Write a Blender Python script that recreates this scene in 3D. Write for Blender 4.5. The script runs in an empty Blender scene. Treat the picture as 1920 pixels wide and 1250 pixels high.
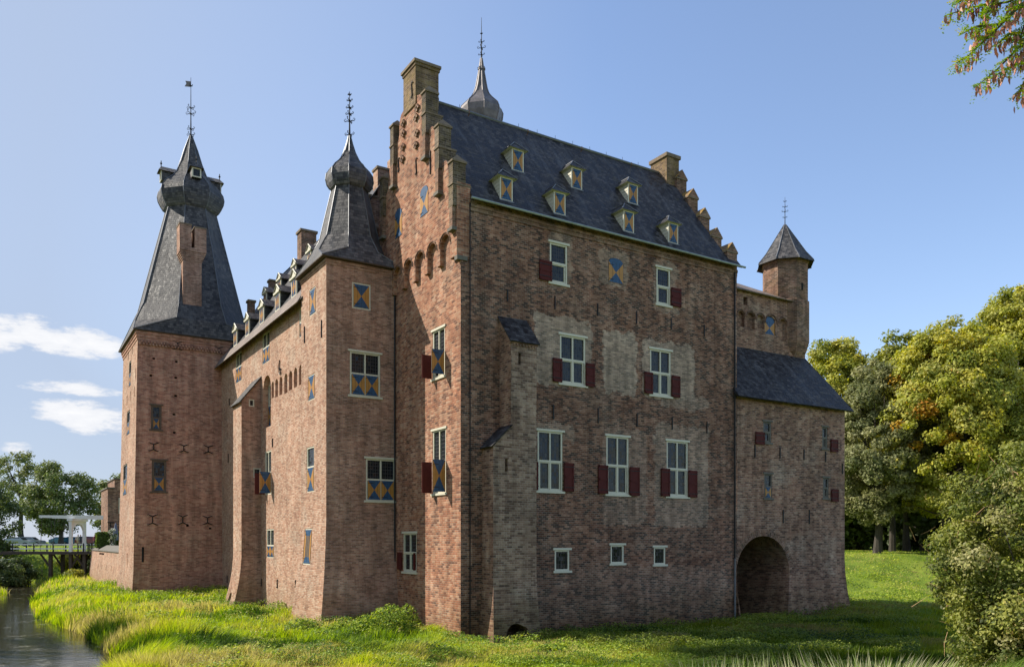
import bpy, bmesh, math, random
import numpy as np
from mathutils import Vector, Matrix
from mathutils.geometry import delaunay_2d_cdt
R = math.radians
random.seed(7); rng = np.random.default_rng(7)
SC = bpy.context.scene
COL = SC.collection

# ---------------------------------------------------------------- camera
F, CX, HY, CZ = 1530.0, 960.0, 1015.0, 4.1     # focal length (px of the 1920 wide photo), centre, horizon row, eye height
cam_d = bpy.data.cameras.new('camera'); cam = bpy.data.objects.new('camera', cam_d); COL.objects.link(cam)
cam.location = (0, 0, CZ); cam.rotation_euler = (R(90), 0, 0)
cam_d.sensor_width = 36; cam_d.lens = 36 * F / 1920; cam_d.shift_y = (HY - 625) / 1920
cam_d.clip_start = 0.1; cam_d.clip_end = 5000
SC.camera = cam

# ---------------------------------------------------------------- sky and sun
SUN_EL = R(40); SUN_H = Vector((-0.982, 0.19, 0)).normalized()
SUN = Vector((SUN_H.x * math.cos(SUN_EL), SUN_H.y * math.cos(SUN_EL), math.sin(SUN_EL)))
w = bpy.data.worlds.new('World'); SC.world = w; w.use_nodes = True
nt = w.node_tree; nt.nodes.clear()
def wn(t, **k):
    n = nt.nodes.new(t)
    for a, b in k.items(): setattr(n, a, b)
    return n
sky = wn('ShaderNodeTexSky', sky_type='NISHITA', sun_disc=False)
sky.sun_elevation = SUN_EL; sky.sun_rotation = math.atan2(SUN_H.x, SUN_H.y)
sky.air_density = 1.0; sky.dust_density = 0.25; sky.ozone_density = 3.0; sky.altitude = 50
tc = wn('ShaderNodeTexCoord'); L = nt.links.new
# cumulus banks low in the west: noise over the direction, held to a few bands of the sky
sep = wn('ShaderNodeSeparateXYZ'); L(tc.outputs['Generated'], sep.inputs[0])
def wm(op, a, b=None, c=None):
    n = wn('ShaderNodeMath', operation=op)
    for i, v in enumerate((a, b, c)):
        if v is None: continue
        if isinstance(v, (int, float)): n.inputs[i].default_value = v
        else: L(v, n.inputs[i])
    return n.outputs[0]
az = wm('ARCTAN2', sep.outputs[0], sep.outputs[1])
el = wm('ARCSINE', sep.outputs[2])
cmb = wn('ShaderNodeCombineXYZ'); L(wm('MULTIPLY', az, 9.0), cmb.inputs[0]); L(wm('MULTIPLY', el, 26.0), cmb.inputs[1])
nz = wn('ShaderNodeTexNoise'); nz.inputs['Scale'].default_value = 1.9; nz.inputs['Detail'].default_value = 12; nz.inputs['Roughness'].default_value = 0.63
L(cmb.outputs[0], nz.inputs['Vector'])
def blob(a0, e0, ra, re):
    da = wm('DIVIDE', wm('SUBTRACT', az, a0), ra); de = wm('DIVIDE', wm('SUBTRACT', el, e0), re)
    return wm('MAXIMUM', wm('SUBTRACT', 1.0, wm('ADD', wm('MULTIPLY', da, da), wm('MULTIPLY', de, de))), 0.0)
def direc(px, py):
    d = Vector(((px - CX) / F, 1, (HY - py) / F)).normalized(); return math.atan2(d.x, d.y), math.asin(d.z)
cl = None
for (px, py, wx, wy) in ((95, 632, 160, 34), (165, 645, 110, 30), (10, 628, 90, 36), (140, 727, 125, 14), (150, 770, 128, 22), (190, 790, 95, 24), (30, 840, 40, 16), (-60, 720, 60, 40)):
    a0, e0 = direc(px, py)
    b = blob(a0, e0, wx / F * 0.8, wy / F * 1.15)
    cl = b if cl is None else wm('MAXIMUM', cl, b)
val = wm('MULTIPLY', wm('MINIMUM', wm('MULTIPLY', cl, 6.0), 1.0), wm('MULTIPLY', wm('SUBTRACT', wm('ADD', wm('MULTIPLY', cl, 0.75), wm('MULTIPLY', nz.outputs['Fac'], 2.3)), 1.47), 3.0))
cn = wn('ShaderNodeClamp'); L(val, cn.inputs[0])
# thin milky veil over the western sky and along the horizon
veil = wm('MINIMUM', wm('ADD', wm('MULTIPLY', wm('MAXIMUM', wm('MINIMUM', wm('DIVIDE', wm('SUBTRACT', 0.1, az), 0.62), 1.0), 0.0), 0.72), wm('ADD', 0.07, wm('MULTIPLY', wm('POWER', wm('SUBTRACT', 1.0, wm('MINIMUM', wm('ABSOLUTE', el), 1.0)), 7.0), 0.55))), 0.9)
nz2 = wn('ShaderNodeTexNoise'); nz2.inputs['Scale'].default_value = 0.22; nz2.inputs['Detail'].default_value = 5; L(cmb.outputs[0], nz2.inputs['Vector'])
mixc = wn('ShaderNodeMix', data_type='RGBA'); L(wm('MULTIPLY', cn.outputs[0], 0.95), mixc.inputs[0])
shade = wn('ShaderNodeMix', data_type='RGBA'); L(wm('MULTIPLY', val, 0.45), shade.inputs[0]); shade.clamp_factor = True
shade.inputs[6].default_value = (3.3, 3.4, 3.65, 1); shade.inputs[7].default_value = (4.1, 4.1, 4.15, 1)
L(shade.outputs[2], mixc.inputs[7])
bg = wn('ShaderNodeBackground'); bg.inputs['Strength'].default_value = 0.148
SKYTINT = wn('ShaderNodeMix', data_type='RGBA', blend_type='MULTIPLY'); SKYTINT.inputs[0].default_value = 1; SKYTINT.inputs[7].default_value = (1.02, .94, .92, 1)
L(sky.outputs[0], SKYTINT.inputs[6])
vm = wn('ShaderNodeMix', data_type='RGBA'); L(veil, vm.inputs[0]); L(SKYTINT.outputs[2], vm.inputs[6]); vm.inputs[7].default_value = (1.9, 2.25, 2.9, 1)
L(vm.outputs[2], mixc.inputs[6]); L(mixc.outputs[2], bg.inputs['Color'])
L(bg.outputs[0], wn('ShaderNodeOutputWorld').inputs[0])
sd = bpy.data.lights.new('sun', 'SUN'); sd.energy = 4.0; sd.angle = R(0.5); sd.color = (1.0, 0.93, 0.82)
so = bpy.data.objects.new('sun', sd); COL.objects.link(so); so.rotation_euler = SUN.to_track_quat('Z', 'Y').to_euler(); so.location = (-60, 10, 60)
SC.view_settings.view_transform = 'Standard'; SC.view_settings.look = 'None'; SC.view_settings.gamma = 1; SC.view_settings.exposure = 0.75
SC.view_settings.use_curve_mapping = False
SC.cycles.max_bounces = 6; SC.cycles.transparent_max_bounces = 8

# ---------------------------------------------------------------- node materials
class NM:
    def __init__(s, name):
        s.m = bpy.data.materials.new(name); s.m.use_nodes = True; s.t = s.m.node_tree; s.t.nodes.clear()
        s.out = s.n('ShaderNodeOutputMaterial'); s.b = s.n('ShaderNodeBsdfPrincipled'); s.l(s.b.outputs[0], s.out.inputs[0])
        s.tc = s.n('ShaderNodeTexCoord')
    def n(s, t, **k):
        n = s.t.nodes.new(t)
        for a, b in k.items(): setattr(n, a, b)
        return n
    def l(s, a, b): s.t.links.new(a, b)
    def math(s, op, a, b=None, c=None, clamp=False):
        n = s.n('ShaderNodeMath', operation=op); n.use_clamp = clamp
        for i, v in enumerate((a, b, c)):
            if v is None: continue
            if isinstance(v, (int, float)): n.inputs[i].default_value = v
            else: s.l(v, n.inputs[i])
        return n.outputs[0]
    def noise(s, vec, scale, detail=3, rough=0.55, dim='3D'):
        n = s.n('ShaderNodeTexNoise', noise_dimensions=dim); n.inputs['Scale'].default_value = scale; n.inputs['Detail'].default_value = detail
        n.inputs['Roughness'].default_value = rough
        if vec is not None: s.l(vec, n.inputs['Vector'])
        return n.outputs['Fac']
    def ramp(s, f, stops, interp='LINEAR'):
        n = s.n('ShaderNodeValToRGB'); cr = n.color_ramp; cr.interpolation = interp
        while len(cr.elements) < len(stops): cr.elements.new(0.5)
        for e, (p, c) in zip(cr.elements, stops):
            e.position = p; e.color = tuple(c) + (1,) if len(c) == 3 else c
        s.l(f, n.inputs[0]); return n.outputs[0]
    def mix(s, f, a, b, blend='MIX'):
        n = s.n('ShaderNodeMix', data_type='RGBA', blend_type=blend); n.clamp_factor = True
        for i, v in ((0, f), (6, a), (7, b)):
            if isinstance(v, (int, float)): n.inputs[i].default_value = v
            elif isinstance(v, (tuple, list)): n.inputs[i].default_value = tuple(v) + (1,)
            else: s.l(v, n.inputs[i])
        return n.outputs[2]
    def grey(s, v):
        n = s.n('ShaderNodeCombineColor')
        for i in range(3): s.l(v, n.inputs[i])
        return n.outputs[0]
    def bump(s, h, strength=0.3, dist=0.02):
        n = s.n('ShaderNodeBump'); n.inputs['Strength'].default_value = strength; n.inputs['Distance'].default_value = dist
        s.l(h, n.inputs['Height']); s.l(n.outputs[0], s.b.inputs['Normal'])
    def maprange(s, v, a, b, c=0.0, d=1.0, smooth=False):
        n = s.n('ShaderNodeMapRange'); n.clamp = True
        if smooth: n.interpolation_type = 'SMOOTHSTEP'
        s.l(v, n.inputs[0])
        for i, x in enumerate((a, b, c, d)): n.inputs[i + 1].default_value = x
        return n.outputs[0]

def courses(N, uv, bw, bh, wob=0.006, jit=0.5):
    """split UV metres into running-bond units: returns id vector, distance-to-joint fu, fv"""
    nv = N.n('ShaderNodeTexNoise'); nv.inputs['Scale'].default_value = 1.3; nv.inputs['Detail'].default_value = 3; N.l(uv, nv.inputs['Vector'])
    sub = N.n('ShaderNodeVectorMath', operation='SUBTRACT'); N.l(nv.outputs['Color'], sub.inputs[0]); sub.inputs[1].default_value = (.5, .5, .5)
    sc = N.n('ShaderNodeVectorMath', operation='SCALE'); N.l(sub.outputs[0], sc.inputs[0]); sc.inputs['Scale'].default_value = wob * 4
    ad = N.n('ShaderNodeVectorMath', operation='ADD'); N.l(uv, ad.inputs[0]); N.l(sc.outputs[0], ad.inputs[1])
    sp = N.n('ShaderNodeSeparateXYZ'); N.l(ad.outputs[0], sp.inputs[0])
    v = N.math('DIVIDE', sp.outputs[1], bh); row = N.math('FLOOR', v)
    wr = N.n('ShaderNodeTexWhiteNoise', noise_dimensions='1D'); N.l(row, wr.inputs['W'])
    off = N.math('ADD', N.math('MULTIPLY', N.math('FLOORED_MODULO', row, 2.0), 0.5), N.math('MULTIPLY', wr.outputs['Value'], jit * 0.3))
    u = N.math('ADD', N.math('DIVIDE', sp.outputs[0], bw), off); col = N.math('FLOOR', u)
    fu = N.math('MULTIPLY', N.math('SUBTRACT', 0.5, N.math('ABSOLUTE', N.math('SUBTRACT', N.math('FRACT', u), 0.5))), bw)
    fv = N.math('MULTIPLY', N.math('SUBTRACT', 0.5, N.math('ABSOLUTE', N.math('SUBTRACT', N.math('FRACT', v), 0.5))), bh)
    c = N.n('ShaderNodeCombineXYZ'); N.l(col, c.inputs[0]); N.l(row, c.inputs[1])
    return c.outputs[0], fu, fv, sp, N.math('FRACT', v)

def brick(name, cols, mortar=(.43, .36, .28), bw=0.27, bh=0.098, mw=0.017, patches=(), grime=1.0, mfac=0.8, pale=(.46, .36, .27), pale_amt=0.35, moss=0.0, base=0.0, var=1.0, gain=(1, 1, 1), calm=0.05, grey=0.08):
    cols = [tuple(min(a * g, .62) for a, g in zip(c, gain)) for c in cols]; av = [sum(c[i] for c in cols) / len(cols) for i in range(3)]
    cols = [tuple(a + (m - a) * calm for a, m in zip(c, av)) for c in cols]; cols = [tuple(a + (sum(c) / 3 - a) * grey for a in c) for c in cols]
    N = NM(name); uv = N.tc.outputs['UV']
    idv, fu, fv, sp, _ = courses(N, uv, bw, bh)
    wnz = N.n('ShaderNodeTexWhiteNoise', noise_dimensions='2D'); N.l(idv, wnz.inputs['Vector'])
    n_big = N.noise(uv, 0.33, 4, 0.6); n_mid = N.noise(uv, 1.5, 4, 0.65); n_fine = N.noise(uv, 22, 3, 0.7)
    # clusters of like bricks: the random tone is nudged by the mid noise
    sel = N.math('ADD', N.math('MULTIPLY', wnz.outputs['Value'], 0.72), N.math('MULTIPLY', n_mid, 0.3)); sel = N.math('SUBTRACT', sel, 0.02, clamp=True)
    k = len(cols); c = N.ramp(sel, [(i / (k - 1), cols[i]) for i in range(k)])
    mm = N.math('MINIMUM', fu, fv)
    mort = N.maprange(mm, mw * 0.35, mw * 1.0, 1, 0)
    mn = N.noise(uv, 0.8, 4, 0.6)
    mort2 = N.math('MULTIPLY', mort, N.maprange(mn, 0.32, 0.66, 0.25, 1.0))
    # repaired, paler brickwork
    amt = N.math('MULTIPLY', N.maprange(N.noise(uv, 0.42, 5, 0.65), 0.53, 0.66, 0, 1), pale_amt)
    if patches:
        wob = N.math('MULTIPLY', N.math('SUBTRACT', N.noise(uv, 1.7, 4, 0.7), 0.5), 0.95)
        sp2 = N.n('ShaderNodeSeparateXYZ'); N.l(uv, sp2.inputs[0])
        pm = None
        for (u0, v0, u1, v1, a) in patches:
            du = N.math('SUBTRACT', N.math('ABSOLUTE', N.math('SUBTRACT', sp2.outputs[0], (u0 + u1) / 2)), (u1 - u0) / 2)
            dv = N.math('SUBTRACT', N.math('ABSOLUTE', N.math('SUBTRACT', sp2.outputs[1], (v0 + v1) / 2)), (v1 - v0) / 2)
            d = N.math('ADD', N.math('SMOOTH_MAX', du, dv, 0.5), wob)
            p = N.maprange(d, -0.02, 0.05, a, 0)
            pm = p if pm is None else N.math('MAXIMUM', pm, p)
        amt = N.math('MAXIMUM', amt, pm)
    pv = N.mix(wnz.outputs['Value'], tuple(x * 0.62 for x in pale), tuple(x * 1.25 for x in pale))
    c = N.mix(N.math('MULTIPLY', amt, 0.72), c, pv)
    c = N.mix(N.math('MULTIPLY', mort2, N.math('ADD', N.math('MULTIPLY', amt, 0.6), mfac)), c, mortar)
    # weathering
    tone = N.maprange(n_big, 0.25, 0.75, 1 - 0.26 * var, 1 + 0.24 * var)
    tone = N.math('MULTIPLY', tone, N.maprange(n_fine, 0.2, 0.8, 0.84, 1.14))
    mp = N.n('ShaderNodeMapping'); mp.inputs['Scale'].default_value = (1.6, 0.16, 1); N.l(uv, mp.inputs[0])
    streak = N.noise(mp.outputs[0], 1.4, 5, 0.65)
    tone = N.math('MULTIPLY', tone, N.maprange(streak, 0.38, 0.62, 1 - 0.3 * grime, 1.08))
    tone = N.math('MULTIPLY', tone, N.maprange(n_mid, 0.36, 0.62, 0.88, 1.08))
    c = N.mix(1.0, c, N.grey(tone), 'MULTIPLY')
    sp3 = N.n('ShaderNodeSeparateXYZ'); N.l(uv, sp3.inputs[0])
    if base > 0:   # damp, mossy foot of the wall with a ragged upper edge
        hh = N.math('ADD', sp3.outputs[1], N.math('MULTIPLY', N.math('SUBTRACT', N.noise(uv, 0.6, 4, 0.6), 0.5), 3.2))
        c = N.mix(N.maprange(hh, 0.1, 2.0, base, 0), c, N.mix(1.0, c, (.48, .50, .36), 'MULTIPLY'))
    if moss > 0:
        c = N.mix(N.math('MULTIPLY', N.maprange(N.noise(uv, 2.2, 5, 0.7), 0.45, 0.6, 0, 1), moss), c, N.mix(N.noise(uv, 9, 2), (.16, .13, .035), (.30, .20, .03)))
    N.l(c, N.b.inputs['Base Color']); N.b.inputs['Roughness'].default_value = 0.92
    N.b.inputs['Specular IOR Level'].default_value = 0.2
    h = N.math('ADD', N.math('SUBTRACT', 1.0, mort), N.math('MULTIPLY', N.math('ADD', n_fine, N.math('MULTIPLY', wnz.outputs['Value'], 1.2)), 0.5))
    N.bump(h, 0.55, 0.012)
    return N.m

def slate(name, cols, bw=0.3, bh=0.2, rough=0.42, moss=0.3, joint=0.35, bias=0.0):
    N = NM(name); uv = N.tc.outputs['UV']
    idv, fu, fv, sp, fr = courses(N, uv, bw, bh, 0.02, 1.0)
    wnz = N.n('ShaderNodeTexWhiteNoise', noise_dimensions='2D'); N.l(idv, wnz.inputs['Vector'])
    k = len(cols); c = N.ramp(wnz.outputs['Value'], [(i / (k - 1), cols[i]) for i in range(k)])
    j = N.math('MAXIMUM', N.maprange(fr, 0.0, 0.22, 1, 0), N.math('MULTIPLY', N.maprange(fu, 0.0, 0.02, 1, 0), 0.6))
    c = N.mix(N.math('MULTIPLY', j, joint), c, (.012, .013, .016))
    n_big = N.noise(uv, 0.5, 5, 0.65)
    c = N.mix(1.0, c, N.grey(N.maprange(n_big, 0.3, 0.7, 0.7, 1.3)), 'MULTIPLY')
    mp = N.n('ShaderNodeMapping'); mp.inputs['Scale'].default_value = (1.8, 0.25, 1); N.l(uv, mp.inputs[0])
    c = N.mix(N.math('MULTIPLY', N.maprange(N.noise(mp.outputs[0], 1.0, 5, 0.7), 0.5, 0.68, 0, 1), 0.5), c, (.13, .13, .13))
    if moss: c = N.mix(N.math('MULTIPLY', N.maprange(N.noise(uv, 1.1, 6, 0.75), 0.6, 0.7, 0, 1), moss), c, (.085, .075, .03))
    N.l(c, N.b.inputs['Base Color'])
    N.l(N.maprange(wnz.outputs['Value'], 0, 1, rough - 0.1, rough + 0.16), N.b.inputs['Roughness'])
    h = N.math('ADD', N.math('MULTIPLY', N.math('SUBTRACT', 1.0, fr), 0.9), N.math('MULTIPLY', wnz.outputs['Value'], 0.7))
    h = N.math('ADD', h, N.math('MULTIPLY', n_big, 3.0))
    N.bump(h, 1.0, 0.05); N.b.inputs['Specular IOR Level'].default_value = 0.2
    return N.m

def plain(name, col, rough=0.6, metal=0.0, vary=0.15, scale=3.0, bump=0.0, spec=0.4, dirt=0.25):
    N = NM(name); o = N.tc.outputs['Object']
    n1 = N.noise(o, scale, 5, 0.65)
    c = N.mix(1.0, col, N.grey(N.maprange(n1, 0.25, 0.75, 1 - vary, 1 + vary)), 'MULTIPLY')
    if dirt: c = N.mix(N.math('MULTIPLY', N.maprange(N.noise(o, scale * 2.3, 6, 0.7), 0.5, 0.72, 0, 1), dirt), c, tuple(x * 0.45 for x in col))
    N.l(c, N.b.inputs['Base Color']); N.b.inputs['Roughness'].default_value = rough; N.b.inputs['Metallic'].default_value = metal
    N.b.inputs['Specular IOR Level'].default_value = spec
    if bump: N.bump(n1, bump, 0.02)
    return N.m

M = {}
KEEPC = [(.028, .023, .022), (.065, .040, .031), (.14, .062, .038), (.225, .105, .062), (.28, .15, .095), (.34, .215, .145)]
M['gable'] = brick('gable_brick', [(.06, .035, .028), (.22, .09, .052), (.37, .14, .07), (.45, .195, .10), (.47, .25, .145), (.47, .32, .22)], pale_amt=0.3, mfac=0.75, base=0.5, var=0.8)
M['tower'] = brick('corner_tower_brick', [(.075, .045, .035), (.22, .11, .072), (.32, .165, .108), (.37, .21, .145), (.42, .285, .21)], gain=(1.4, 1.33, 1.3), pale_amt=0.3, mfac=0.75, bh=0.078, bw=0.22, base=0.9, calm=.2)
M['wing'] = brick('wing_brick', [(.16, .085, .06), (.36, .175, .105), (.46, .25, .16), (.50, .32, .22), (.53, .40, .30)], pale_amt=0.5, mfac=0.8, bh=0.085, bw=0.24, base=0.4, var=0.7, grime=.35, calm=.15, grey=.03)
M['big'] = brick('great_tower_brick', [(.10, .052, .038), (.30, .125, .08), (.40, .18, .115), (.44, .23, .15), (.46, .29, .205)], gain=(1.38, 1.35, 1.35), pale_amt=0.15, mfac=0.7, calm=.22, bh=0.09, bw=0.24, mw=0.016, base=0.7, var=0.7)
M['annex'] = brick('annex_brick', [(.035, .026, .023), (.13, .07, .05), (.22, .12, .08), (.27, .17, .115), (.33, .235, .17)], gain=(1.4, 1.24, 1.12), pale_amt=0.5, mfac=0.75, base=0.6)
M['butt'] = brick('buttress_brick', [(.06, .045, .036), (.18, .11, .078), (.28, .18, .125), (.35, .245, .175), (.41, .31, .23)], gain=(1.0, .95, .9), pale_amt=0.5, mfac=0.7, base=1.0)
M['chim'] = brick('chimney_brick', [(.07, .045, .03), (.16, .10, .055), (.24, .15, .08), (.30, .20, .11)], pale_amt=0.2, mfac=0.5, moss=0.32)
M['parapet'] = brick('parapet_brick', [(.06, .038, .03), (.17, .09, .06), (.28, .14, .09), (.36, .21, .145)], pale_amt=0.4, mfac=0.6, moss=0.12)
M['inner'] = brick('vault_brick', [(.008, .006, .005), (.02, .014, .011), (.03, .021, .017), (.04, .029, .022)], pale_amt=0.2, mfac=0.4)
M['cap'] = plain('lichen_coping', (.20, .15, .10), 0.95, vary=0.35, scale=4, dirt=0.5)
def lichen(name):
    N = NM(name); o = N.tc.outputs['Object']
    c = N.mix(N.maprange(N.noise(o, 1.7, 5, 0.7), 0.44, 0.58, 0, 1), (.17, .115, .085), (.40, .24, .03))
    c = N.mix(N.maprange(N.noise(o, 6, 4, 0.7), 0.5, 0.7, 0, 0.7), c, (.07, .06, .045))
    N.l(c, N.b.inputs['Base Color']); N.b.inputs['Roughness'].default_value = 0.95; return N.m
M['lichen'] = lichen('orange_lichen_coping')
M['slate'] = slate('roof_slate', [(.012, .011, .012), (.033, .030, .031), (.053, .048, .047), (.098, .089, .084)], bw=.24, bh=0.17, joint=0.95, rough=0.6, moss=.5)
M['spire'] = slate('spire_slate', [(.04, .038, .038), (.07, .066, .064), (.10, .094, .09), (.14, .128, .12)], bw=0.22, bh=0.17, rough=0.6, moss=0.12, joint=.75)
M['tile'] = slate('roof_tile_strip', [(.16, .12, .10), (.22, .17, .14), (.27, .22, .19)], bw=0.2, bh=0.28, rough=0.7, moss=0.2)
M['lead'] = plain('lead_flashing', (.15, .155, .165), 0.45, 0.3, 0.3, 2.5, 0.2)
M['leadsheet'] = plain('lead_sheet', (.16, .14, .135), 0.5, 0.25, 0.5, 2.2, 0.5)
M['weathered'] = brick('weathered_brick', [(.03, .025, .02), (.09, .065, .045), (.14, .10, .07), (.20, .15, .11)], pale_amt=0.4, mfac=0.5, moss=0.2)
M['cream'] = plain('cream_paint', (.62, .58, .45), 0.55, vary=0.06, scale=2, dirt=0.12)
M['white'] = plain('white_paint', (.80, .79, .76), 0.5, vary=0.05, scale=2, dirt=0.12)
M['red'] = plain('oxblood_paint', (.09, .018, .015), 0.65, vary=0.2, scale=2, spec=.15)
M['blue'] = plain('blue_paint', (.022, .075, .16), 0.5, vary=0.22, scale=3)
M['orange'] = plain('ochre_paint', (.42, .20, .04), 0.5, vary=0.14, scale=3)
M['iron'] = plain('black_iron', (.018, .017, .017), 0.55, 0.3, 0.3, 5)
M['stone'] = plain('grey_stone', (.15, .135, .11), 0.9, 0, 0.3, 3, 0.3, dirt=0.4)
M['brownstone'] = plain('brown_stone', (.13, .095, .07), 0.9, 0, 0.3, 3, 0.3, dirt=0.4)
M['zinc'] = plain('zinc_gutter', (.30, .34, .32), 0.5, 0.4, 0.25, 3)
M['dark'] = plain('dark_interior', (.012, .011, .011), 0.95, vary=0.2, dirt=0)
M['timber'] = plain('weathered_timber', (.085, .062, .045), 0.85, 0, 0.35, 3, 0.3)
M['deck'] = plain('dark_deck_timber', (.06, .045, .035), 0.85, 0, 0.3, 3)
def glass(name, gw=0.13, gh=0.17, tint=(.006, .008, .010)):
    N = NM(name); sp = N.n('ShaderNodeSeparateXYZ'); N.l(N.tc.outputs['UV'], sp.inputs[0])
    def edge(v, p, t): return N.maprange(N.math('SUBTRACT', 0.5, N.math('ABSOLUTE', N.math('SUBTRACT', N.math('FRACT', N.math('DIVIDE', v, p)), 0.5))), t / p * 0.5, t / p, 1, 0)
    g = N.math('MAXIMUM', edge(sp.outputs[0], gw, 0.016), edge(sp.outputs[1], gh, 0.016))
    fl = N.n('ShaderNodeVectorMath', operation='DIVIDE'); N.l(N.tc.outputs['UV'], fl.inputs[0]); fl.inputs[1].default_value = (gw, gh, 1)
    fl2 = N.n('ShaderNodeVectorMath', operation='FLOOR'); N.l(fl.outputs[0], fl2.inputs[0])
    wz = N.n('ShaderNodeTexWhiteNoise', noise_dimensions='2D'); N.l(fl2.outputs[0], wz.inputs['Vector'])
    c = N.mix(g, N.mix(wz.outputs['Value'], tint, tuple(x * 2.6 for x in tint)), (.05, .05, .05))
    N.l(c, N.b.inputs['Base Color']); N.l(N.maprange(g, 0, 1, 0.10, 0.6), N.b.inputs['Roughness']); N.b.inputs['Specular IOR Level'].default_value = 0.3
    sb = N.n('ShaderNodeVectorMath', operation='SUBTRACT'); N.l(wz.outputs['Color'], sb.inputs[0]); sb.inputs[1].default_value = (.5, .5, .5)
    s2 = N.n('ShaderNodeVectorMath', operation='SCALE'); N.l(sb.outputs[0], s2.inputs[0]); s2.inputs['Scale'].default_value = 0.11
    ge = N.n('ShaderNodeNewGeometry'); ad = N.n('ShaderNodeVectorMath', operation='ADD'); N.l(ge.outputs['Normal'], ad.inputs[0]); N.l(s2.outputs[0], ad.inputs[1])
    nn = N.n('ShaderNodeVectorMath', operation='NORMALIZE'); N.l(ad.outputs[0], nn.inputs[0]); N.l(nn.outputs[0], N.b.inputs['Normal'])
    return N.m
M['glass'] = glass('leaded_glass')

# ---------------------------------------------------------------- mesh helpers
class MB:
    def __init__(s): s.v = []; s.f = []; s.uv = []; s.mi = []; s.mats = []
    def mat(s, m):
        if m not in s.mats: s.mats.append(m)
        return s.mats.index(m)
    def face(s, pts, m, uv=None):
        i = len(s.v); s.v += [tuple(p) for p in pts]; s.f.append(tuple(range(i, i + len(pts))))
        if uv is None:
            a, b, c = Vector(pts[0]), Vector(pts[1]), Vector(pts[-1]); n = (b - a).cross(c - a)
            if n.length < 1e-9: n = Vector((0, 0, 1))
            n.normalize()
            up = Vector((0, 0, 1)) if abs(n.z) < 0.95 else Vector((0, 1, 0))
            t = up.cross(n).normalized(); b2 = n.cross(t)
            uv = [(Vector(p).dot(t), Vector(p).dot(b2)) for p in pts]
        s.uv.append(list(uv)); s.mi.append(s.mat(m))
    def box(s, x0, x1, y0, y1, z0, z1, m, skip=''):
        p = [(x0, y0, z0), (x1, y0, z0), (x1, y1, z0), (x0, y1, z0), (x0, y0, z1), (x1, y0, z1), (x1, y1, z1), (x0, y1, z1)]
        for k, q in {'b': (3, 2, 1, 0), 't': (4, 5, 6, 7), 'f': (0, 1, 5, 4), 'r': (1, 2, 6, 5), 'k': (2, 3, 7, 6), 'l': (3, 0, 4, 7)}.items():
            if k not in skip: s.face([p[i] for i in q], m)
    def hexa(s, p, m):
        for q in ((3, 2, 1, 0), (4, 5, 6, 7), (0, 1, 5, 4), (1, 2, 6, 5), (2, 3, 7, 6), (3, 0, 4, 7)): s.face([p[i] for i in q], m)
    def tube(s, pts, rad, m, n=6, cap=True):
        pts = [Vector(p) for p in pts]; rs = rad if isinstance(rad, (list, tuple)) else [rad] * len(pts); rings = []
        for i, p in enumerate(pts):
            d = (pts[min(i + 1, len(pts) - 1)] - pts[max(i - 1, 0)]).normalized()
            up = Vector((0, 0, 1)) if abs(d.z) < 0.9 else Vector((1, 0, 0))
            a = d.cross(up).normalized(); b = d.cross(a)
            rings.append([p + (a * math.cos(2 * math.pi * k / n) + b * math.sin(2 * math.pi * k / n)) * rs[i] for k in range(n)])
        acc = 0
        for i in range(len(pts) - 1):
            ln = (pts[i + 1] - pts[i]).length
            for k in range(n):
                k2 = (k + 1) % n; w_ = 2 * math.pi * rs[i] / n
                s.face([rings[i][k2], rings[i][k], rings[i + 1][k], rings[i + 1][k2]], m, [((k + 1) * w_, acc), (k * w_, acc), (k * w_, acc + ln), ((k + 1) * w_, acc + ln)])
            acc += ln
        if cap: s.face(rings[0], m); s.face(rings[-1][::-1], m)
    def build(s, name, parent=None, smooth=False, merge=False):
        me = bpy.data.meshes.new(name); me.from_pydata(s.v, [], s.f)
        for m in s.mats: me.materials.append(m)
        me.polygons.foreach_set('material_index', s.mi)
        ul = me.uv_layers.new(name='UVMap'); flat = [c for f in s.uv for p in f for c in p[:2]]; ul.data.foreach_set('uv', flat)
        if smooth: me.polygons.foreach_set('use_smooth', [True] * len(s.f))
        me.update()
        if merge:
            bm = bmesh.new(); bm.from_mesh(me); bmesh.ops.remove_doubles(bm, verts=bm.verts, dist=1e-4); bm.to_mesh(me); bm.free()
        o = bpy.data.objects.new(name, me); COL.objects.link(o)
        if parent: o.parent = parent
        return o

def tag(o, label=None, cat=None, group=None, kind=None):
    if label: o['label'] = label
    if cat: o['category'] = cat
    if group: o['group'] = group
    if kind: o['kind'] = kind
    return o
def empty(name, loc, rz=0, parent=None):
    o = bpy.data.objects.new(name, None); COL.objects.link(o); o.location = loc; o.rotation_euler = (0, 0, rz); o.empty_display_size = 0.5
    if parent: o.parent = parent
    return o

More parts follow.
